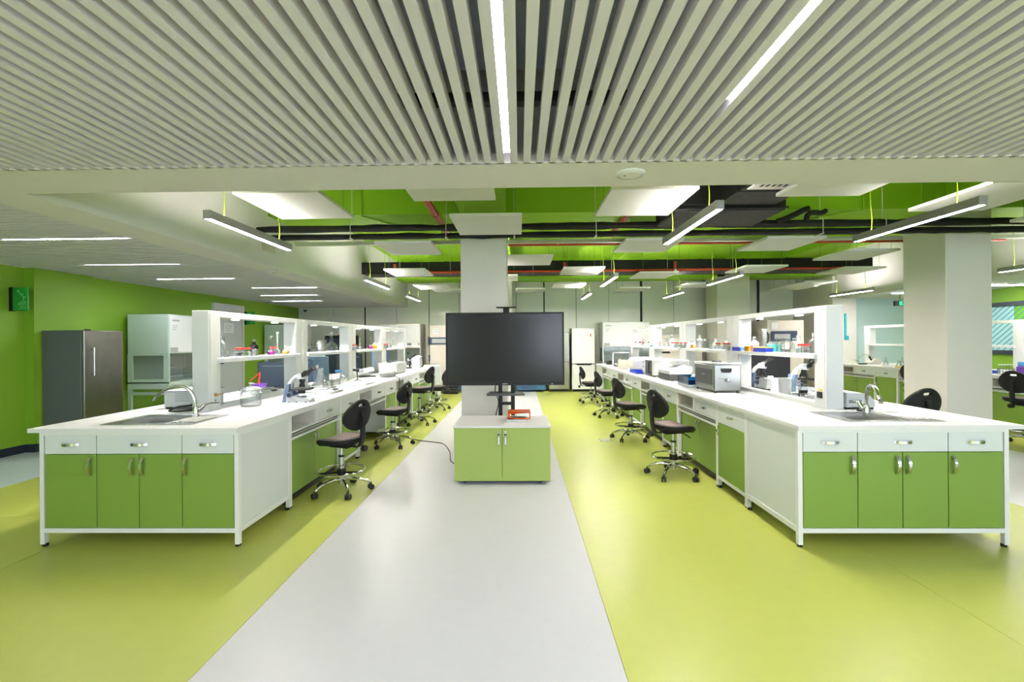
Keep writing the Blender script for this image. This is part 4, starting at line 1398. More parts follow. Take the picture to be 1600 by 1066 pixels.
def beaker(label, x, y, z, h, r0, liquid=None, m='glass', group='glass beakers', stripes=True):
    t = thing('beaker', label, 'beaker', (x, y, z), 0, group)
    MB().lathe([(0, .002), (r0 * .94, .0), (r0, h * .06), (r0, h * .96), (r0 * 1.06, h)], n=18).build('body', m, t)
    if liquid:
        MB().lathe([(0, .004), (r0 * .95, .004), (r0 * .95, h * .5), (0, h * .5)], n=18).build('liquid', liquid, t)
    if stripes:
        for k in range(3):
            MB().box(-r0 * .3, r0 * .3, -r0 * 1.01, -r0 * .99, h * (.3 + .2 * k), h * (.3 + .2 * k) + .003).build('graduation', 'paper', t, smooth=False)
    return t

def cylinder_grad(label, x, y, z, h, r0, m='glass'):
    t = thing('measuring_cylinder', label, 'cylinder', (x, y, z), 0, 'measuring cylinders')
    MB().lathe([(r0 * 1.9, 0), (r0 * 1.9, .008), (r0 * 1.1, .014)], n=6).build('foot', 'glass_white', t)
    MB().lathe([(r0, .012), (r0, h * .97), (r0 * 1.25, h)], n=14).build('body', m, t)
    for k in range(7):
        MB().box(-r0 * .6, r0 * .3, -r0 * 1.03, -r0 * .9, h * (.15 + .1 * k), h * (.15 + .1 * k) + .002).build('graduation', 'slate_blue', t, smooth=False)
    return t

def bottle(label, x, y, z, h, r0, body='glass_white', cap='glass', group='stoppered bottles', round_top=True):
    t = thing('reagent_bottle', label, 'bottle', (x, y, z), 0, group)
    MB().lathe([(0, .0), (r0 * .95, 0), (r0, h * .03), (r0, h * .55), (r0 * .9, h * .63), (r0 * .42, h * .72), (r0 * .42, h * .8), (r0 * .52, h * .82)], n=18).build('body', body, t)
    if round_top:
        MB().lathe([(0, h * .78), (r0 * .3, h * .8), (r0 * .34, h * .84), (r0 * .5, h * .92), (r0 * .4, h * .985), (0, h)], n=14).build('stopper', cap, t)
    else:
        MB().lathe([(0, h * .8), (r0 * .55, h * .8), (r0 * .55, h), (0, h)], n=14).build('cap', cap, t)
    return t

def tube_rack(label, x, y, z, ln, along='y', cap='red', h=.075, n=8):
    t = thing('test_tube_rack', label, 'rack', (x, y, z), 0 if along == 'x' else PI / 2, 'test tube racks with capped tubes')
    fr = MB()
    fr.box(-ln / 2, ln / 2, -.022, .022, 0, .006).box(-ln / 2, ln / 2, -.022, .022, h * .6, h * .66)
    for s_ in (-1, 1):
        fr.box(s_ * ln / 2 - .003, s_ * ln / 2 + .003, -.022, .022, 0, h * .66)
    fr.build('rack_frame', 'glass_white', t, smooth=False)
    for k in range(n):
        xx = -ln / 2 + ln * (k + .5) / n
        c_ = MB().lathe([(0, .006), (.006, .01), (.007, .02), (.007, h)], (xx, 0, 0), n=8).build('test_tube', 'glass', t)
        MB().cyl((xx, 0, h), (xx, 0, h + .018), ln / n * .46, n=10).build('tube_cap', cap, c_)
    return t

def tray_box(name, label, cat, x, y, z, w, d, h, m, lid=None, group=None, rz=0.0):
    t = thing(name, label, cat, (x, y, z), rz, group)
    mb = MB()
    e = .004
    mb.box(-w / 2, w / 2, -d / 2, d / 2, 0, e)
    mb.box(-w / 2, -w / 2 + e, -d / 2, d / 2, e, h).box(w / 2 - e, w / 2, -d / 2, d / 2, e, h).box(-w / 2 + e, w / 2 - e, -d / 2, -d / 2 + e, e, h).box(-w / 2 + e, w / 2 - e, d / 2 - e, d / 2, e, h)
    mb.build('body', m, t, smooth=False)
    if lid:
        MB().rbox(-w / 2 - .003, w / 2 + .003, -d / 2 - .003, d / 2 + .003, h, h + .012, .004).build('lid', lid, t, smooth=False)
    return t

def tip_rack(label, x, y, z, m='cyan', tip='glass_white', w=.085, d=.12, h=.05):
    t = thing('pipette_tip_rack', label, 'rack', (x, y, z), 0, 'pipette tip racks')
    MB().rbox(-w / 2, w / 2, -d / 2, d / 2, 0, h, .004).build('box', m, t, smooth=False)
    for i in range(4):
        for j in range(6):
            xx, yy = -w / 2 + w * (i + .5) / 4, -d / 2 + d * (j + .5) / 6
            MB().cyl((xx, yy, h), (xx, yy, h + .03), .0055, .0045, 7).build('pipette_tip', tip, t)
    return t

ZS = .875 + .478       # top of the reagent shelves
ZW = .875              # worktops
# ------- left shelves
erlenmeyer('tall clear conical flask at the near end of the first left shelf', -2.86, 4.33, ZS, .20, .06)
bottle('clear stoppered bottle behind the conical flask on the first left shelf', -2.93, 4.42, ZS, .22, .036)
tube_rack('red capped tube rack at the near end of the first left shelf', -2.79, 4.55, ZS, .25)
beaker('small grey metal cup beside the black bottle on the first left shelf', -2.80, 4.765, ZS, .075, .03, m='steel', stripes=False, group='metal cups')
bottle('black filled bottle with round glass stopper on the first left shelf', -2.86, 4.85, ZS, .18, .042, body='ink', cap='glass_white')
flask_volumetric('magenta filled flask with long neck on the first left shelf', -2.82, 5.12, ZS, .205, .042, 'magenta')
tube_rack('red capped tube rack between the magenta and orange flasks, first left shelf', -2.88, 5.28, ZS, .17)
flask_volumetric('orange filled squat flask on the first left shelf', -2.81, 5.42, ZS, .09, .04, 'orange')
flask_volumetric('clear tall necked flask beside the orange one on the first left shelf', -2.9, 5.40, ZS, .25, .04)
beaker('clear beaker at the far end of the first left shelf', -2.86, 5.55, ZS, .085, .03)
flask_volumetric('slim clear flask at the near end of the second left shelf', -2.86, 6.26, ZS, .15, .032)
beaker('large square shouldered beaker on the second left shelf', -2.86, 6.52, ZS, .17, .07)
flask_volumetric('large clear volumetric flask on the second left shelf', -2.84, 6.82, ZS, .27, .09)
tube_rack('red capped rack before the upright between second and third left shelves', -2.785, 7.64, ZS, .2)
flask_volumetric('slim clear flask at the near end of the third left shelf', -2.86, 8.10, ZS, .19, .04)
flask_volumetric('magenta filled flask on the third left shelf', -2.82, 8.55, ZS, .21, .055, 'magenta')
bottle('small amber bottle on the third left shelf', -2.82, 8.80, ZS, .125, .045, body='orange', cap='paper', round_top=False)
tube_rack('red capped rack before the upright between third and fourth left shelves', -2.785, 9.42, ZS, .25)
erlenmeyer('clear conical flask on the fourth left shelf', -2.84, 9.85, ZS, .17, .06)
flask_volumetric('clear tall flask at the far end of the fourth left shelf', -2.84, 10.15, ZS, .21, .05)
# ------- right shelves
bottle('tall clear bottle at the near end of the first right shelf', 2.78, 4.32, ZS, .20, .055, body='glass_white', round_top=False, cap='paper')
tube_rack('red capped tube rack at the near end of the first right shelf', 2.69, 4.36, ZS, .17)
erlenmeyer('clear conical flask with wide base on the first right shelf', 2.74, 4.58, ZS, .15, .06)
bottle('clear bottle with round stopper on the first right shelf', 2.82, 4.66, ZS, .18, .035, body='glass')
beaker('tall clear beaker on the first right shelf', 2.76, 4.78, ZS, .13, .045)
beaker('clear beaker with flared lip on the first right shelf', 2.78, 4.90, ZS, .155, .04)
tray_box('sample_box', 'cobalt blue tray with yellow lid on the first right shelf', 'box', 2.69, 5.08, ZS, .08, .26, .042, 'cobalt', 'yellow', 'cobalt sample trays')
tip_rack('cyan pipette tip rack behind the blue tray on the first right shelf', 2.80, 5.06, ZS, h=.085)
tray_box('sample_box', 'small pink box with red lid on the first right shelf', 'box', 2.69, 5.26, ZS, .06, .06, .06, 'pink', 'red')
cylinder_grad('tall measuring cylinder on the first right shelf', 2.81, 5.27, ZS, .255, .026)
tray_box('sample_box', 'amber box with yellow lid on the first right shelf', 'box', 2.69, 5.38, ZS, .07, .10, .055, 'amber', 'yellow')
bottle('clear bottle with round stopper at the far end of the first right shelf', 2.80, 5.48, ZS, .17, .05, body='glass_white')
tray_box('sample_box', 'cobalt blue open tray before the second upright, first right shelf', 'box', 2.69, 5.62, ZS, .08, .22, .045, 'cobalt', None, 'cobalt sample trays')
tube_rack('red capped rack before the upright between first and second right shelves', 2.685, 5.95, ZS, .2)
tube_rack('red capped tube rack at the near end of the second right shelf', 2.69, 6.22, ZS, .14)
bottle('clear bottle with round stopper at the near end of the second right shelf', 2.80, 6.18, ZS, .16, .04, body='glass_white')
erlenmeyer('wide clear conical flask on the second right shelf', 2.75, 6.45, ZS, .155, .075)
beaker('square clear beaker on the second right shelf', 2.78, 6.65, ZS, .14, .05)
bottle('clear bottle with white cap on the second right shelf', 2.76, 6.83, ZS, .15, .04, body='glass_white', cap='paper', round_top=False)
bottle('tall clear dropper bottle on the second right shelf', 2.76, 7.02, ZS, .215, .042, body='glass_white')
beaker('orange filled beaker on the second right shelf', 2.74, 7.22, ZS, .115, .05, 'orange')
for k, y in enumerate((7.42, 7.62, 7.82)):
    tube_rack('red capped rack before the upright between second and third right shelves, %s' % ('nearest', 'middle', 'farthest')[k], 2.685, y, ZS, .11, n=6)
tube_rack('red capped tube rack at the near end of the third right shelf', 2.69, 8.02, ZS, .2)
bottle('white stoppered bottle on the third right shelf, nearer of two', 2.76, 8.30, ZS, .22, .05, body='glass_white')
bottle('white stoppered bottle on the third right shelf, farther of two', 2.76, 8.60, ZS, .16, .05, body='glass_white')
tube_rack('red capped tube rack at the far end of the third right shelf', 2.69, 8.78, ZS, .13)
tray_box('sample_box', 'small sky blue box on the upright between third and fourth right shelves', 'box', 2.69, 9.3, ZS, .05, .14, .03, 'sky_blue')
tube_rack('red capped tube rack on the fourth right shelf, nearer one', 2.69, 9.95, ZS, .2)
tube_rack('red capped tube rack on the fourth right shelf, farther one', 2.69, 10.6, ZS, .2)
bottle('pale stoppered bottle on the fourth right shelf', 2.77, 10.2, ZS, .2, .05, body='glass_white')

# ------------------------------------------------------------------ instruments
def microscope(label, x, y, ang, s=1.0, tall=True):
    # eyepieces point to +x
    t = thing('microscope', label, 'microscope', (x, y, ZW), ang, 'white binocular microscopes')
    MB().prism([(-.13 * s, 0), (.12 * s, 0), (.12 * s, .03 * s), (.08 * s, .05 * s), (-.02 * s, .055 * s), (-.06 * s, .07 * s), (-.13 * s, .07 * s)], 'y', -.07 * s, .07 * s).build('base', 'lab_white', t, smooth=False)
    MB().prism([(-.18 * s, 0), (-.12 * s, 0), (-.10 * s, .2 * s), (-.135 * s, .2 * s)], 'y', -.06 * s, .06 * s).build('rear_cover', 'slate_blue', t, smooth=False)
    for q in (-.1, -.02, .08):
        MB().box(q * s - .01, q * s + .01, -.072 * s, .072 * s, -.0, .008).build('foot_pad', 'black', t, smooth=False)
    arm = MB()
    pts = smooth_path([(-.115 * s, 0, .05 * s), (-.125 * s, 0, .13 * s), (-.105 * s, 0, .21 * s), (-.06 * s, 0, .265 * s), (.0, 0, .29 * s)], 4)
    arm.tube(pts, [(.03 - .0006 * q) * s for q in range(len(pts))], 10)
    arm.build('arm', 'lab_white', t)
    MB().prism([(-.03 * s, .255 * s), (.045 * s, .25 * s), (.065 * s, .29 * s), (.035 * s, .325 * s), (-.02 * s, .31 * s)], 'y', -.035 * s, .035 * s).build('head', 'lab_white', t, smooth=False)
    MB().prism([(.03 * s, .268 * s), (.075 * s, .285 * s), (.095 * s, .325 * s), (.06 * s, .345 * s), (.02 * s, .31 * s)], 'y', -.05 * s, .05 * s).build('binocular_block', 'black', t, smooth=False)
    for q in (-.027, .027):
        e_ = MB().cyl((.06 * s, q * s, .31 * s), (.13 * s, q * s, .36 * s), .02 * s, n=12).build('eyepiece', 'black', t)
        MB().cyl((.122 * s, q * s, .354 * s), (.146 * s, q * s, .371 * s), .025 * s, n=12).build('eyecup', 'rubber', e_)
    tu = MB().cyl((.02 * s, 0, .25 * s), (.012 * s, 0, .215 * s), .03 * s, n=14).build('turret', 'black', t)
    for q, dx in ((-.012, .02), (.012, -.018), (.0, .0)):
        MB().cyl((.015 * s + dx * s * .5, q * s, .22 * s), (.01 * s + dx * s * 1.6, q * s * 1.8, .165 * s), .014 * s, n=10).build('objective', 'black', tu)
    MB().rbox(-.085 * s, .11 * s, -.08 * s, .08 * s, .13 * s, .152 * s, .003).build('stage', 'black', t, smooth=False)
    MB().cyl((.01 * s, 0, .09 * s), (.01 * s, 0, .135 * s), .036 * s, n=14).build('condenser', 'black', t)
    MB().cyl((.03 * s, 0, .055 * s), (.03 * s, 0, .066 * s), .03 * s, n=14).build('lamp_window', 'slate_blue', t)
    for q in (-1, 1):
        k_ = MB().cyl((-.09 * s, q * .05 * s, .085 * s), (-.09 * s, q * .095 * s, .085 * s), .03 * s, n=16).build('focus_knob', 'slate_blue', t)
        MB().cyl((-.09 * s, q * .095 * s, .085 * s), (-.09 * s, q * .105 * s, .085 * s), .018 * s, n=14).build('fine_knob', 'black', k_)
    return t
microscope('white binocular microscope on the left worktop before the second upright', -2.29, 4.72, .05, .95)
microscope('white microscope with blue rear under the first right shelf, farther one', 3.02, 5.75, .1, 1.0)
mb_ = microscope('white microscope leaning near the dark monitor under the first right shelf', 3.35, 5.45, .1, 1.0)

def flat_scale(label, x, y, w, d, h, rz=0, m='lab_white'):
    t = thing('bench_scale', label, 'scale', (x, y, ZW), rz, 'flat bench scales')
    MB().prism([(-w / 2, .008), (w / 2, .008), (w / 2, h * .45), (w * .30, h * .8), (-w / 2, h * .8)], 'y', -d / 2, d / 2).build('body', m, t, smooth=False)
    MB().rbox(-w * .45, w * .22, -d * .42, d * .42, h * .8, h, .004).build('pan', 'steel', t, smooth=False)
    MB().box(w * .3, w * .46, -d * .3, d * .1, h * .5, h * .78).build('display', 'dark_grey', t, smooth=False)
    for a in (-.42, .42):
        for b in (-.4, .4):
            MB().cyl((a * w, b * d, 0), (a * w, b * d, .01), .012, n=8).build('foot', 'black', t)
    return t
flat_scale('flat white balance with steel pan behind the left microscope', -2.36, 5.57, .24, .34, .065)
flat_scale('second flat white balance farther in, behind the left microscope', -2.60, 5.68, .22, .28, .06)
flat_scale('small white scale with black cable under the first left shelf', -3.05, 5.42, .26, .24, .075)
flat_scale('small white scale under the first right shelf beside the clamp', 2.96, 4.75, .24, .2, .05)

t = thing('culture_jar', 'round glass jar with glass lid on the left worktop', 'jar', (-2.64, 4.42, ZW), 0)
MB().lathe([(0, .003), (.085, 0), (.092, .02), (.092, .13), (.075, .15), (.075, .155)], n=24).build('body', 'glass_white', t)
MB().lathe([(.105, .155), (.105, .165), (.07, .185), (.02, .195), (.018, .21), (.025, .225), (0, .228)], n=24).build('lid', 'glass_white', t)

t = thing('bench_centrifuge', 'white boxed instrument with rear vents beside the left sink', 'instrument', (-3.18, 4.23, ZW), 0)
MB().rbox(-.175, .175, 0, .34, .018, .165, .006).build('body', 'lab_white', t, smooth=False)
MB().rbox(-.18, .18, -.004, .345, .165, .175, .004).build('lid', 'lab_grey', t, smooth=False)
for k in range(9):
    for j in range(4):
        MB().box(-.065 + k * .015, -.055 + k * .015, -.0012, .001, .07 + j * .022, .085 + j * .022).build('vent_slot', 'lab_grey', t, smooth=False)
for a in (-.145, .145):
    for b in (.03, .3):
        MB().box(a - .02, a + .02, b - .02, b + .02, 0, .018).build('foot', 'black', t, smooth=False)
MB().cyl((.12, .02, .175), (.12, .02, .205), .01, n=8).build('knob', 'black', t)
tag(MB().tube(smooth_path([(-3.06, 4.23, ZW + .05), (-3.05, 4.15, ZW + .045), (-3.12, 4.10, ZW + .04), (-3.18, 4.07, ZW + .008), (-3.08, 4.06, ZW + .008), (-2.98, 4.12, ZW + .01), (-3.0, 4.2, ZW + .04)]), .009, 7).build('power_cable', 'black'),
    'black looped power cable in front of the white boxed instrument', 'cable')

t = thing('wash_tub', 'purple tub with a red stick under the first left shelf', 'tub', (-3.33, 5.75, ZW), 0)
MB().lathe([(0, .01), (.07, .0), (.09, .09), (.095, .095)], n=20).build('body', 'purple', t)
MB().cyl((-.01, 0, .01), (.0, .02, .24), .01, n=8).build('handle', 'red', t)
MB().cyl((.0, .02, .235), (-.11, .0, .13), .005, n=6).build('wire_arm', 'red', t)

def monitor(label, x, y, w, h, ang, m='screen2', lift=.08):
    t = thing('monitor', label, 'monitor', (x, y, ZW), ang, 'dark computer monitors on the benches')
    MB().rbox(-w / 2, w / 2, 0, .03, lift, lift + h, .008).build('housing', m, t, smooth=False)
    MB().box(-w / 2 + .015, w / 2 - .015, -.003, 0, lift + .02, lift + h - .015).build('panel_face', m, t, smooth=False)
    MB().box(-w * .36, w * .4, -.006, -.003, lift + h * .82, lift + h * .835).build('bezel_line', 'pale_screen', t, smooth=False)
    MB().rbox(-.03, .03, .03, .05, .01, lift + h * .5, .004).build('neck', 'black', t, smooth=False)
    MB().rbox(-.12, .12, -.06, .12, 0, .012, .004).build('stand_foot', 'black', t, smooth=False)
    return t
monitor('dark blue monitor under the first left shelf', -3.33, 6.1, .42, .34, .12, lift=.02)
monitor('dark monitor beside the cables behind the second left upright', -3.3, 6.75, .4, .34, .1, lift=.03)
monitor('dark monitor under the third left shelf', -3.25, 8.6, .5, .36, .1, 'screen', .03)
monitor('grey blue monitor under the fourth left shelf', -3.12, 10.15, .4, .36, .1, 'slate_blue', .04)
monitor('black monitor behind the white microscope under the first right shelf', 3.42, 6.3, .55, .42, -.1, 'black', .06)

t = thing('cable_bundle', 'tangled black cables and plugs under the first left shelf', 'cables', (-3.05, 6.05, ZW), 0)
rnd = random.Random(5)
for k in range(9):
    cx_, cz_ = rnd.uniform(-.04, .06), rnd.uniform(.1, .26)
    rr_ = rnd.uniform(.05, .09)
    pts = [(cx_ + rr_ * math.cos(a * .5), rnd.uniform(-.03, .03), max(.008, cz_ - .06 + rr_ * math.sin(a * .5))) for a in range(13)]
    MB().tube(smooth_path(pts, 3), .006, 6).build('cable', 'black', t)
for k in range(3):
    MB().rbox(-.1 + .01 * k, -.05 + .01 * k, -.02, .03, .11 + .075 * k, .17 + .075 * k, .008).build('plug', ('dark_grey', 'lab_grey', 'black')[k], t)
MB().rbox(-.12, .1, -.03, .04, 0, .03, .005).build('power_strip', 'dark_grey', t, smooth=False)

erlenmeyer('large clear conical flask with white neck on the left worktop', -2.66, 6.02, ZW, .27, .11, m='glass_white')
beaker('tall clear jug on the left worktop beside the laptop', -2.62, 6.15, ZW, .19, .06)
beaker('clear beaker on the left worktop before the laptop', -2.52, 6.2, ZW, .15, .055)
cylinder_grad('clear measuring cylinder behind the large conical flask, left worktop', -2.99, 6.14, ZW, .33, .03)

t = thing('laptop', 'grey blue laptop with pale round emblem under the second left shelf', 'laptop', (-3.15, 7.05, ZW), .06)
MB().rbox(-.17, .17, -.02, .22, 0, .016, .004).build('base', 'slate_blue', t, smooth=False)
lid = MB()
lid.add([(-.17, .0, .016), (.17, .0, .016), (.19, -.09, .40), (-.15, -.09, .40), (-.17, .012, .018), (.17, .012, .018), (.19, -.078, .402), (-.15, -.078, .402)],
        [(0, 1, 2, 3), (5, 4, 7, 6), (0, 4, 5, 1), (1, 5, 6, 2), (2, 6, 7, 3), (3, 7, 4, 0)])
ld = lid.build('lid', 'pale_screen', t, smooth=False)
em = MB()
zz, yy = .24, -.0545
em.prism([(.01 + .024 * math.cos(a * PI / 8) * (.86 if a in (0, 15, 1) else 1), zz + .026 * math.sin(a * PI / 8)) for a in range(16)], 'y', yy - .004, yy + .004)
em.prism([(.012, zz + .028), (.024, zz + .036), (.026, zz + .05), (.013, zz + .042)], 'y', yy - .008, yy)
em.build('emblem', 'paper', ld, smooth=False)
t = thing('notebook_sheet', 'blue and white paper pad on the left worktop', 'paper', (-2.40, 6.45, ZW), 0)
MB().prism([(-.14, -.13), (.03, -.13), (.13, .2), (-.05, .2)], 'z', 0, .006).build('blue_cover', 'sky_blue', t, smooth=False)
MB().prism([(0.0, -.10), (.16, -.02), (.2, .42), (-.02, .42)], 'z', .006, .012).build('white_sheet', 'paper', t, smooth=False)
MB().box(.17, .2, .1, .42, .0, .007).build('dark_edge', 'black', t, smooth=False)
t = thing('clamp_arm', 'pale blue flexible clamp before the third left upright', 'clamp', (-2.66, 6.85, ZW), 0)
MB().tube(smooth_path([(.05, -.1, .006), (.03, -.05, .07), (-.05, .0, .13), (-.08, .0, .18)]), .008, 6).build('arm', 'glass_white', t)
MB().rbox(-.14, -.04, -.02, .02, .16, .2, .01).build('jaw', 'sky_blue', t)
MB().cyl((.05, -.1, 0), (.05, -.1, .01), .04, n=12).build('base', 'lab_white', t)
t = thing('tripod_stand', 'small black tripod clamp stand on the left worktop', 'stand', (-2.55, 7.1, ZW), 0)
MB().cyl((0, 0, .02), (0, 0, .2), .007, n=8).build('rod', 'black', t)
for k in range(3):
    a = 2 * PI * k / 3
    MB().tube([(0, 0, .03), (.07 * math.cos(a), .07 * math.sin(a), .005)], .006, 6).build('leg', 'black', t)
MB().rbox(-.07, .04, -.018, .018, .16, .2, .006).build('clamp_head', 'black', t)
MB().rbox(.03, .1, -.02, .02, .13, .19, .006).build('clamp_block', 'lab_grey', t)
t = thing('keyboard', 'black remote keyboard lying on the left worktop', 'keyboard', (-2.7, 8.0, ZW), .2)
MB().rbox(-.16, .16, -.09, .09, 0, .02, .004).build('body', 'black', t, smooth=False)
MB().box(-.15, .15, -.08, .08, .02, .026).build('key_field', 'dark_grey', t, smooth=False)

t = thing('heating_mantle', 'round grey heating mantle on the left worktop edge', 'instrument', (-2.33, 7.95, ZW), 0)
MB().lathe([(0, 0), (.12, 0), (.135, .015), (.14, .07), (.12, .095), (.07, .10), (.05, .07), (0, .06)], n=26).build('body', 'lab_grey', t)
MB().rbox(.08, .15, -.04, .04, .02, .10, .01).build('control_block', 'lab_grey', t)
tag(MB().tube(smooth_path([(-2.2, 7.9, ZW + .02), (-2.1, 7.75, ZW + .012), (-2.06, 7.68, ZW + .008), (-2.035, 7.65, .84), (-2.035, 7.64, .6), (-2.035, 7.64, .3), (-2.03, 7.62, .02)]), .007, 6).build('power_cable', 'dark_grey'),
    'dark cable hanging down the front of the left bench from the heating mantle', 'cable')
t = thing('water_bath', 'long white box with row of dark knobs on the left worktop', 'instrument', (-2.52, 8.95, ZW), 0)
MB().rbox(-.17, .19, -.36, .36, .015, .205, .006).build('body', 'lab_white', t, smooth=False)
for k in range(6):
    MB().cyl((.0, -.28 + .11 * k, .205), (.0, -.28 + .11 * k, .235), .02, n=10).build('knob', 'dark_grey', t)
for a in (-.13, .15):
    for b in (-.32, .32):
        MB().cyl((a, b, 0), (a, b, .02), .02, n=8).build('foot', 'black', t)
t = thing('camera_microscope', 'white boxed microscope with black handle at the far left worktop', 'instrument', (-2.42, 10.4, ZW), 0)
MB().prism([(-.02, .0), (.16, .0), (.16, .26), (.08, .30), (-.02, .24)], 'y', -.16, .16).build('housing', 'lab_white', t, smooth=False)
MB().tube(smooth_path([(.17, -.02, .05), (.2, -.02, .06), (.2, -.02, .22), (.17, -.02, .25)]), .014, 8).build('handle', 'black', t)
MB().cyl((-.1, -.1, .22), (.06, -.12, .32), .025, n=10).build('eyepiece', 'black', t)
MB().rbox(-.2, -.02, -.12, .05, .0, .03, .005).build('base', 'black', t)
MB().rbox(-.16, -.04, -.08, .02, .08, .1, .004).build('stage', 'black', t)
MB().cyl((-.1, -.03, .03), (-.1, -.03, .08), .02, n=10).build('stage_post', 'black', t)
MB().rbox(-.14, -.05, -.09, .01, .17, .22, .01).build('head', 'lab_white', t)
MB().cyl((-.09, -.04, .1), (-.09, -.04, .175), .014, n=10).build('objective', 'black', t)

# right bench
t = thing('bench_printer', 'grey white instrument with vents and sloping hood beside the right sink', 'instrument', (2.97, 4.02, ZW), 0)
MB().prism([(-.12, .018), (.125, .018), (.125, .07), (.085, .118), (.02, .142), (-.12, .145)], 'y', 0, .36).build('body', 'lab_white', t, smooth=False)
MB().box(-.11, .12, .01, .35, .0, .018).build('base', 'black', t, smooth=False)
for k in range(13):
    MB().box(-.1 + k * .0085, -.0955 + k * .0085, -.0015, .001, .055, .085).build('vent_slot', 'dark_grey', t, smooth=False)
MB().box(-.12, .03, -.001, .001, .103, .105).build('panel_line', 'lab_grey', t, smooth=False)
tag(MB().tube(smooth_path([(2.87, 4.0, ZW + .015), (2.92, 3.97, ZW + .02), (2.96, 3.93, ZW + .008), (2.93, 3.88, ZW + .007), (2.87, 3.93, ZW + .007)]), .008, 7).build('power_cable', 'black'),
    'short black cable in front of the grey white instrument, right sink', 'cable')

t = thing('ultrasonic_bath', 'square stainless bath with dark panel and black grip on the right worktop', 'instrument', (2.23, 5.27, ZW), 0)
W_, D_, H_ = .31, .58, .33
MB().rbox(0, W_, 0, D_, .02, H_, .012).build('body', 'steel', t, smooth=False)
MB().rbox(-.003, W_ + .003, -.003, D_ + .003, H_, H_ + .015, .006).build('lid', 'steel', t, smooth=False)
MB().box(-.004, 0.0, .06, D_ - .06, .09, .27).build('control_panel', 'dark_grey', t, smooth=False)
for zz in (.20,):
    MB().box(-.0055, -.004, .25, .33, zz, zz + .008).build('printed_line', 'lab_grey', t, smooth=False)
MB().prism([(.08, .285), (.20, .285), (.20, .26), (.188, .235), (.092, .235), (.08, .26)], 'y', -.008, 0).build('grip', 'black', t, smooth=False)
MB().cyl((.14, 0, .16), (.14, -.03, .16), .012, n=10).build('drain_pipe', 'chrome', t)
MB().tube([(.06, -.012, .17), (.13, -.012, .168)], .004, 6).build('drain_lever', 'chrome', t)
MB().rbox(.13, .175, -.03, -.005, .13, .155, .006).build('drain_valve', 'chrome', t)
MB().rbox(W_ / 2 - .05, W_ / 2 + .05, D_ / 2 - .02, D_ / 2 + .02, H_ + .015, H_ + .035, .005).build('lid_knob', 'dark_grey', t)
for a in (.03, W_ - .03):
    for b in (.03, D_ - .03):
        MB().cyl((a, b, 0), (a, b, .022), .018, n=8).build('foot', 'black', t)

t = thing('analytical_balance', 'white balance with clear blue shield on the right worktop', 'scale', (2.18, 5.92, ZW), 0)
MB().rbox(0, .27, 0, .42, .0, .03, .006).build('base', 'lab_white', t, smooth=False)
MB().prism([(.27, .03), (.27, .14), (.2, .14), (.13, .03)], 'y', 0, .42).build('rear_housing', 'lab_white', t, smooth=False)
sh = MB()
sh.box(.0, .006, .01, .41, .03, .135).box(.006, .22, .01, .016, .03, .135).box(.006, .22, .404, .41, .03, .135)
sh.build('blue_shield', 'blue_shield', t, smooth=False)
MB().box(.02, .16, .06, .36, .03, .09).build('sample_block', 'chest_blue', t, smooth=False)
MB().tube(smooth_path([(.2, .1, .14), (.18, .08, .22), (.22, .04, .3), (.3, .0, .34)]), .006, 6).build('sensor_arm', 'dark_grey', t)

t = thing('spectrophotometer', 'white instrument with dark grey base on the right worktop', 'instrument', (2.23, 6.82, ZW), 0)
MB().prism([(0, .01), (.36, .01), (.36, .1), (.0, .1)], 'y', 0, .55).build('base', 'dark_grey', t, smooth=False)
MB().prism([(0, .1), (.36, .1), (.36, .2), (.26, .23), (.12, .165), (0, .15)], 'y', 0, .55).build('housing', 'lab_white', t, smooth=False)
MB().rbox(.16, .36, .2, .5, .22, .30, .006).build('cell_cover', 'white_gloss', t, smooth=False)
for b in (.04, .5):
    MB().cyl((.05, b, 0), (.05, b, .012), .02, n=8).build('foot', 'black', t)
t = thing('bench_oven', 'white bench oven with dark glass door on the right worktop', 'instrument', (2.2, 7.58, ZW), 0)
MB().rbox(0, .42, 0, .62, .012, .29, .02).build('body', 'white_gloss', t, smooth=False)
MB().box(-.006, .0, .05, .42, .03, .27).build('glass_door', 'dark_grey', t, smooth=False)
MB().tube([(-.006, .09, .06), (-.04, .09, .07), (-.04, .09, .24), (-.006, .09, .25)], .009, 8).build('handle', 'black', t)
for k in range(3):
    MB().cyl((-.02, .52, .07 + .08 * k), (0, .52, .07 + .08 * k), .018, n=12).build('knob', 'lab_grey', t)
for a in (.04, .38):
    MB().cyl((a, .04, 0), (a, .04, .015), .02, n=8).build('foot', 'black', t)
tray_box('sample_box', 'cobalt blue tray on the right worktop behind the oven', 'tray', 2.2, 8.5, ZW, .2, .5, .05, 'cobalt', None, None)
t = thing('incubator_case', 'large white rounded instrument case on the right worktop', 'instrument', (2.36, 9.0, ZW), 0)
MB().rbox(-.16, .3, -.2, .34, .015, .27, .05).build('shell', 'lab_white', t, smooth=False)
MB().box(-.163, -.158, -.12, .28, .06, .22).build('front_panel', 'lab_cream', t, smooth=False)
for b in (-.15, .3):
    MB().cyl((-.1, b, 0), (-.1, b, .02), .02, n=8).build('foot', 'black', t)
tray_box('carton', 'cream carton with open top on the right worktop', 'box', 2.15, 9.55, ZW, .16, .2, .2, 'lab_cream', None, None)
t = thing('stirrer_plate', 'grey stirrer plate near the far end of the right worktop', 'instrument', (2.35, 10.5, ZW), 0)
MB().rbox(-.16, .16, -.2, .2, .005, .06, .01).build('body', 'lab_grey', t, smooth=False)
MB().box(-.164, -.16, -.15, .15, .015, .045).build('display', 'dark_grey', t, smooth=False)
MB().cyl((0, .05, .06), (0, .05, .068), .11, n=20).build('plate', 'steel', t)
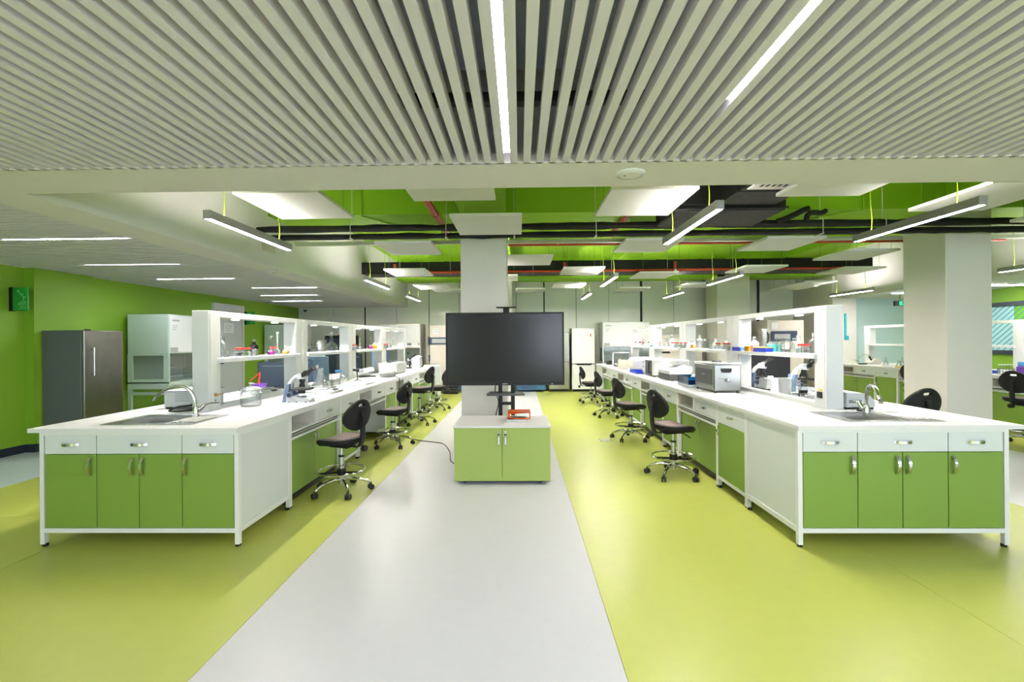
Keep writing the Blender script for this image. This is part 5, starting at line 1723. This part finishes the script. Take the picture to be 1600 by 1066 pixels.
erlenmeyer('orange filled flask on the grey stirrer plate, right worktop', 2.35, 10.55, ZW + .068, .22, .075, 'orange')
t = thing('black_dome_lamp', 'small black dome at the far end of the right worktop', 'lamp', (2.28, 11.5, ZW), 0)
MB().lathe([(0.1, 0), (.11, .02), (.09, .07), (.05, .095), (0, .1)], n=18).build('shade', 'black', t)
t = thing('specimen_frame', 'white open frame stand at the far right worktop', 'stand', (2.42, 10.95, ZW), 0)
fr = MB()
fr.box(-.2, -.17, 0, .03, 0, .33).box(.2, .23, 0, .03, 0, .33).box(-.2, .23, 0, .03, .30, .33)
fr.build('frame', 'lab_white', t, smooth=False)
MB().box(-.2, .23, -.08, .12, 0, .015).build('base', 'lab_white', t, smooth=False)

# under the first right shelf
t = thing('junction_box', 'white plastic box with lid knob under the first right shelf', 'box', (3.0, 5.5, ZW), 0)
MB().prism([(-.1, 0), (.1, 0), (.085, .15), (-.085, .15)], 'y', -.09, .09).build('body', 'lab_white', t, smooth=False)
MB().cyl((0, 0, .15), (0, 0, .175), .03, n=12).build('lid_knob', 'lab_white', t)
t = thing('white_canister', 'tall white open canister beneath the first right shelf', 'canister', (2.91, 5.05, ZW), 0)
MB().lathe([(0, .004), (.058, 0), (.062, .18), (.066, .19), (.058, .19), (.056, .02), (0, .02)], n=24).build('body', 'lab_white', t)
beaker('clear beaker behind the white canister under the first right shelf', 3.06, 5.12, ZW, .17, .06)
t = thing('rod_clamp', 'black clamp with screw beside the white canister', 'clamp', (2.87, 4.66, ZW + .05), 0)
MB().rbox(-.04, .04, -.015, .015, .02, .05, .005).build('jaw', 'black', t)
MB().tube([(-.04, 0, .03), (-.045, 0, 0.0), (-.03, 0, -.04)], .006, 6).build('arm', 'black', t)
MB().cyl((.02, 0, .03), (.045, 0, .06), .008, n=8).build('screw', 'chrome', t)
MB().rbox(-.05, .0, -.03, .03, -.05, -.04, .002).build('base', 'black', t)
tray_box('sample_box', 'clear acrylic box with purple tint near the first right upright', 'box', 3.02, 4.45, ZW, .13, .12, .08, 'glass_white')
t = thing('cable_bundle', 'dark tangled cables under the first right shelf', 'cables', (2.86, 5.55, ZW), 0)
rnd = random.Random(9)
for k in range(7):
    cx_ = rnd.uniform(-.06, .06)
    rr_ = rnd.uniform(.04, .09)
    pts = [(cx_ + rr_ * math.cos(a * .6), rnd.uniform(-.12, .12) + rr_ * math.sin(a * .6), .008 + .02 * abs(math.sin(a + k))) for a in range(11)]
    MB().tube(smooth_path(pts, 3), .006, 6).build('cable', 'dark_grey', t)
tray_box('sample_box', 'clear box with glass lid under the second right shelf', 'box', 2.99, 6.85, ZW, .16, .18, .16, 'glass_white')
cylinder_grad('measuring cylinder under the second right shelf, nearer one', 2.93, 6.3, ZW, .3, .032)
cylinder_grad('measuring cylinder under the second right shelf, farther one', 2.93, 6.6, ZW, .29, .024)
t = thing('hanging_plate', 'turquoise hanging plate on the white alcove pier', 'sign', (8.66, 12.25, 1.45), 0)
MB().rbox(-.03, .02, -.03, 0, .08, .70, .004).build('plate', 'turquoise', t, smooth=False)
MB().rbox(-.03, .07, -.04, 0, 0, .11, .004).build('holder', 'turquoise', t, smooth=False)

t = thing('exit_sign', 'green lit exit sign with running figure, left of the right column', 'sign', (9.32, 11.3, 2.28), 0)
MB().rbox(-.12, .16, 0, .06, 0, .12, .004).build('housing', 'black', t, smooth=False)
MB().box(-.02, .15, -.004, 0, .012, .108).build('lit_face', 'exit_glow', t, smooth=False)
fg = MB()
for a, b_ in (((.06, .075), (.075, .05)), ((.075, .05), (.06, .02)), ((.075, .05), (.1, .035)), ((.06, .075), (.035, .06)), ((.06, .075), (.09, .07))):
    fg.cyl((a[0], -.006, a[1]), (b_[0], -.006, b_[1]), .006, n=6)
fg.cyl((.062, -.007, .09), (.062, -.003, .09), .009, n=10)
fg.build('running_figure', 'black', t)
MB().cyl((.02, .03, .12), (.02, .03, ZC - 2.28), .008, n=6).build('suspension_rod', 'black', t)

# third bench things and window
t = thing('instrument_small', 'small pinkish instrument on the third bench before its shelf', 'instrument', (8.3, 10.85, ZW), 0)
t.name = 'mini_centrifuge'
MB().prism([(-.12, 0), (.12, 0), (.12, .13), (-.02, .13), (-.08, .06), (-.12, .05)], 'y', -.1, .1).build('body', 'pink_white', t, smooth=False)
MB().cyl((-.05, -.03, .1), (-.1, -.03, .19), .02, n=10).build('eyepiece', 'black', t)
MB().rbox(-.3, -.16, -.06, .06, 0, .03, .006).build('foot_switch', 'black', t)
for k, (x, y, h, rr_) in enumerate(((8.25, 10.4, .18, .05), (8.3, 10.1, .13, .06), (8.2, 9.9, .2, .045))):
    erlenmeyer('clear conical flask on the third bench, %s' % ('farthest of three', 'middle of three', 'nearest of three')[k], x, y, ZW, h, rr_)
t = thing('writing_pad', 'yellow writing pad on the third bench edge', 'paper', (8.0, 9.5, ZW), 0)
MB().rbox(-.12, .12, -.2, .2, 0, .03, .003).build('pad', 'yellow', t, smooth=False)
MB().box(-.12, .12, -.2, -.14, .03, .033).build('binding', 'paper', t, smooth=False)
tray_box('sample_box', 'white box with dark lid on the shelf of the third bench', 'box', 8.45, 9.95, ZS, .1, .2, .07, 'lab_cream', 'red')
t = thing('solution_bottles', 'dark purple bottle with pale cap on the third bench, right picture edge', 'bottle', (8.15, 7.45, ZW), 0)
t.name = 'reagent_bottle'
MB().rbox(-.12, .12, -.07, .07, 0, .15, .02).build('body', 'purple', t, smooth=False)
MB().rbox(-.1, .1, -.06, .06, .15, .22, .01).build('cap', 'sky_blue', t, smooth=False)
tray_box('sample_box', 'cobalt blue tray on the third bench right of the column', 'tray', 8.0, 8.0, ZW, .3, .2, .05, 'cobalt', None, 'trays on the third bench')
tube_rack('white wire rack on the third bench beside the purple bottle', 8.1, 7.72, ZW, .25, 'x', 'lab_white', .15, 5)

wn = structure(thing('window_1', 'dark framed window with diagonal striped film on the right wall', 'window', (XR, 0, 0)))
fr = MB()
y0, y1, z0, z1 = 7.6, 11.0, 1.12, 2.25
fr.box(-.05, 0, y0, y1, z1 - .09, z1).box(-.05, 0, y0, y1, z0, z0 + .09).box(-.05, 0, y0, y0 + .07, z0 + .09, z1 - .09).box(-.05, 0, y1 - .07, y1, z0 + .09, z1 - .09)
fr.build('window_frame', 'baseboard', wn, smooth=False)
MB().box(-.012, -.008, 9.83, y1 - .07, z0 + .09, z1 - .09).build('pane', 'pale_pane', wn, smooth=False)
MB().box(-.012, -.008, y0 + .07, 9.83, z0 + .09, z1 - .09).build('pane', 'green_pane', wn, smooth=False)
zz0, zz1 = z0 + .09, z1 - .09
H_ = zz1 - zz0
for k in range(30):
    c = y0 + .07 + k * .13
    ya, yb_ = c, c + H_ * 1.15
    za, zb_ = zz1, zz0
    if ya < y0 + .07 or ya > y1 - .1:
        continue
    if yb_ > y1 - .07:
        zb_ = zz1 - (y1 - .07 - ya) / 1.15
        yb_ = y1 - .07
    MB().add([(-.016, ya, za), (-.016, ya + .02, za), (-.016, yb_, zb_), (-.016, yb_ - .02, zb_), (-.012, ya, za), (-.012, ya + .02, za), (-.012, yb_, zb_), (-.012, yb_ - .02, zb_)],
             [(0, 1, 2, 3), (7, 6, 5, 4), (0, 4, 5, 1), (1, 5, 6, 2), (2, 6, 7, 3), (3, 7, 4, 0)]).build('stripe', 'slate_blue', wn, smooth=False)
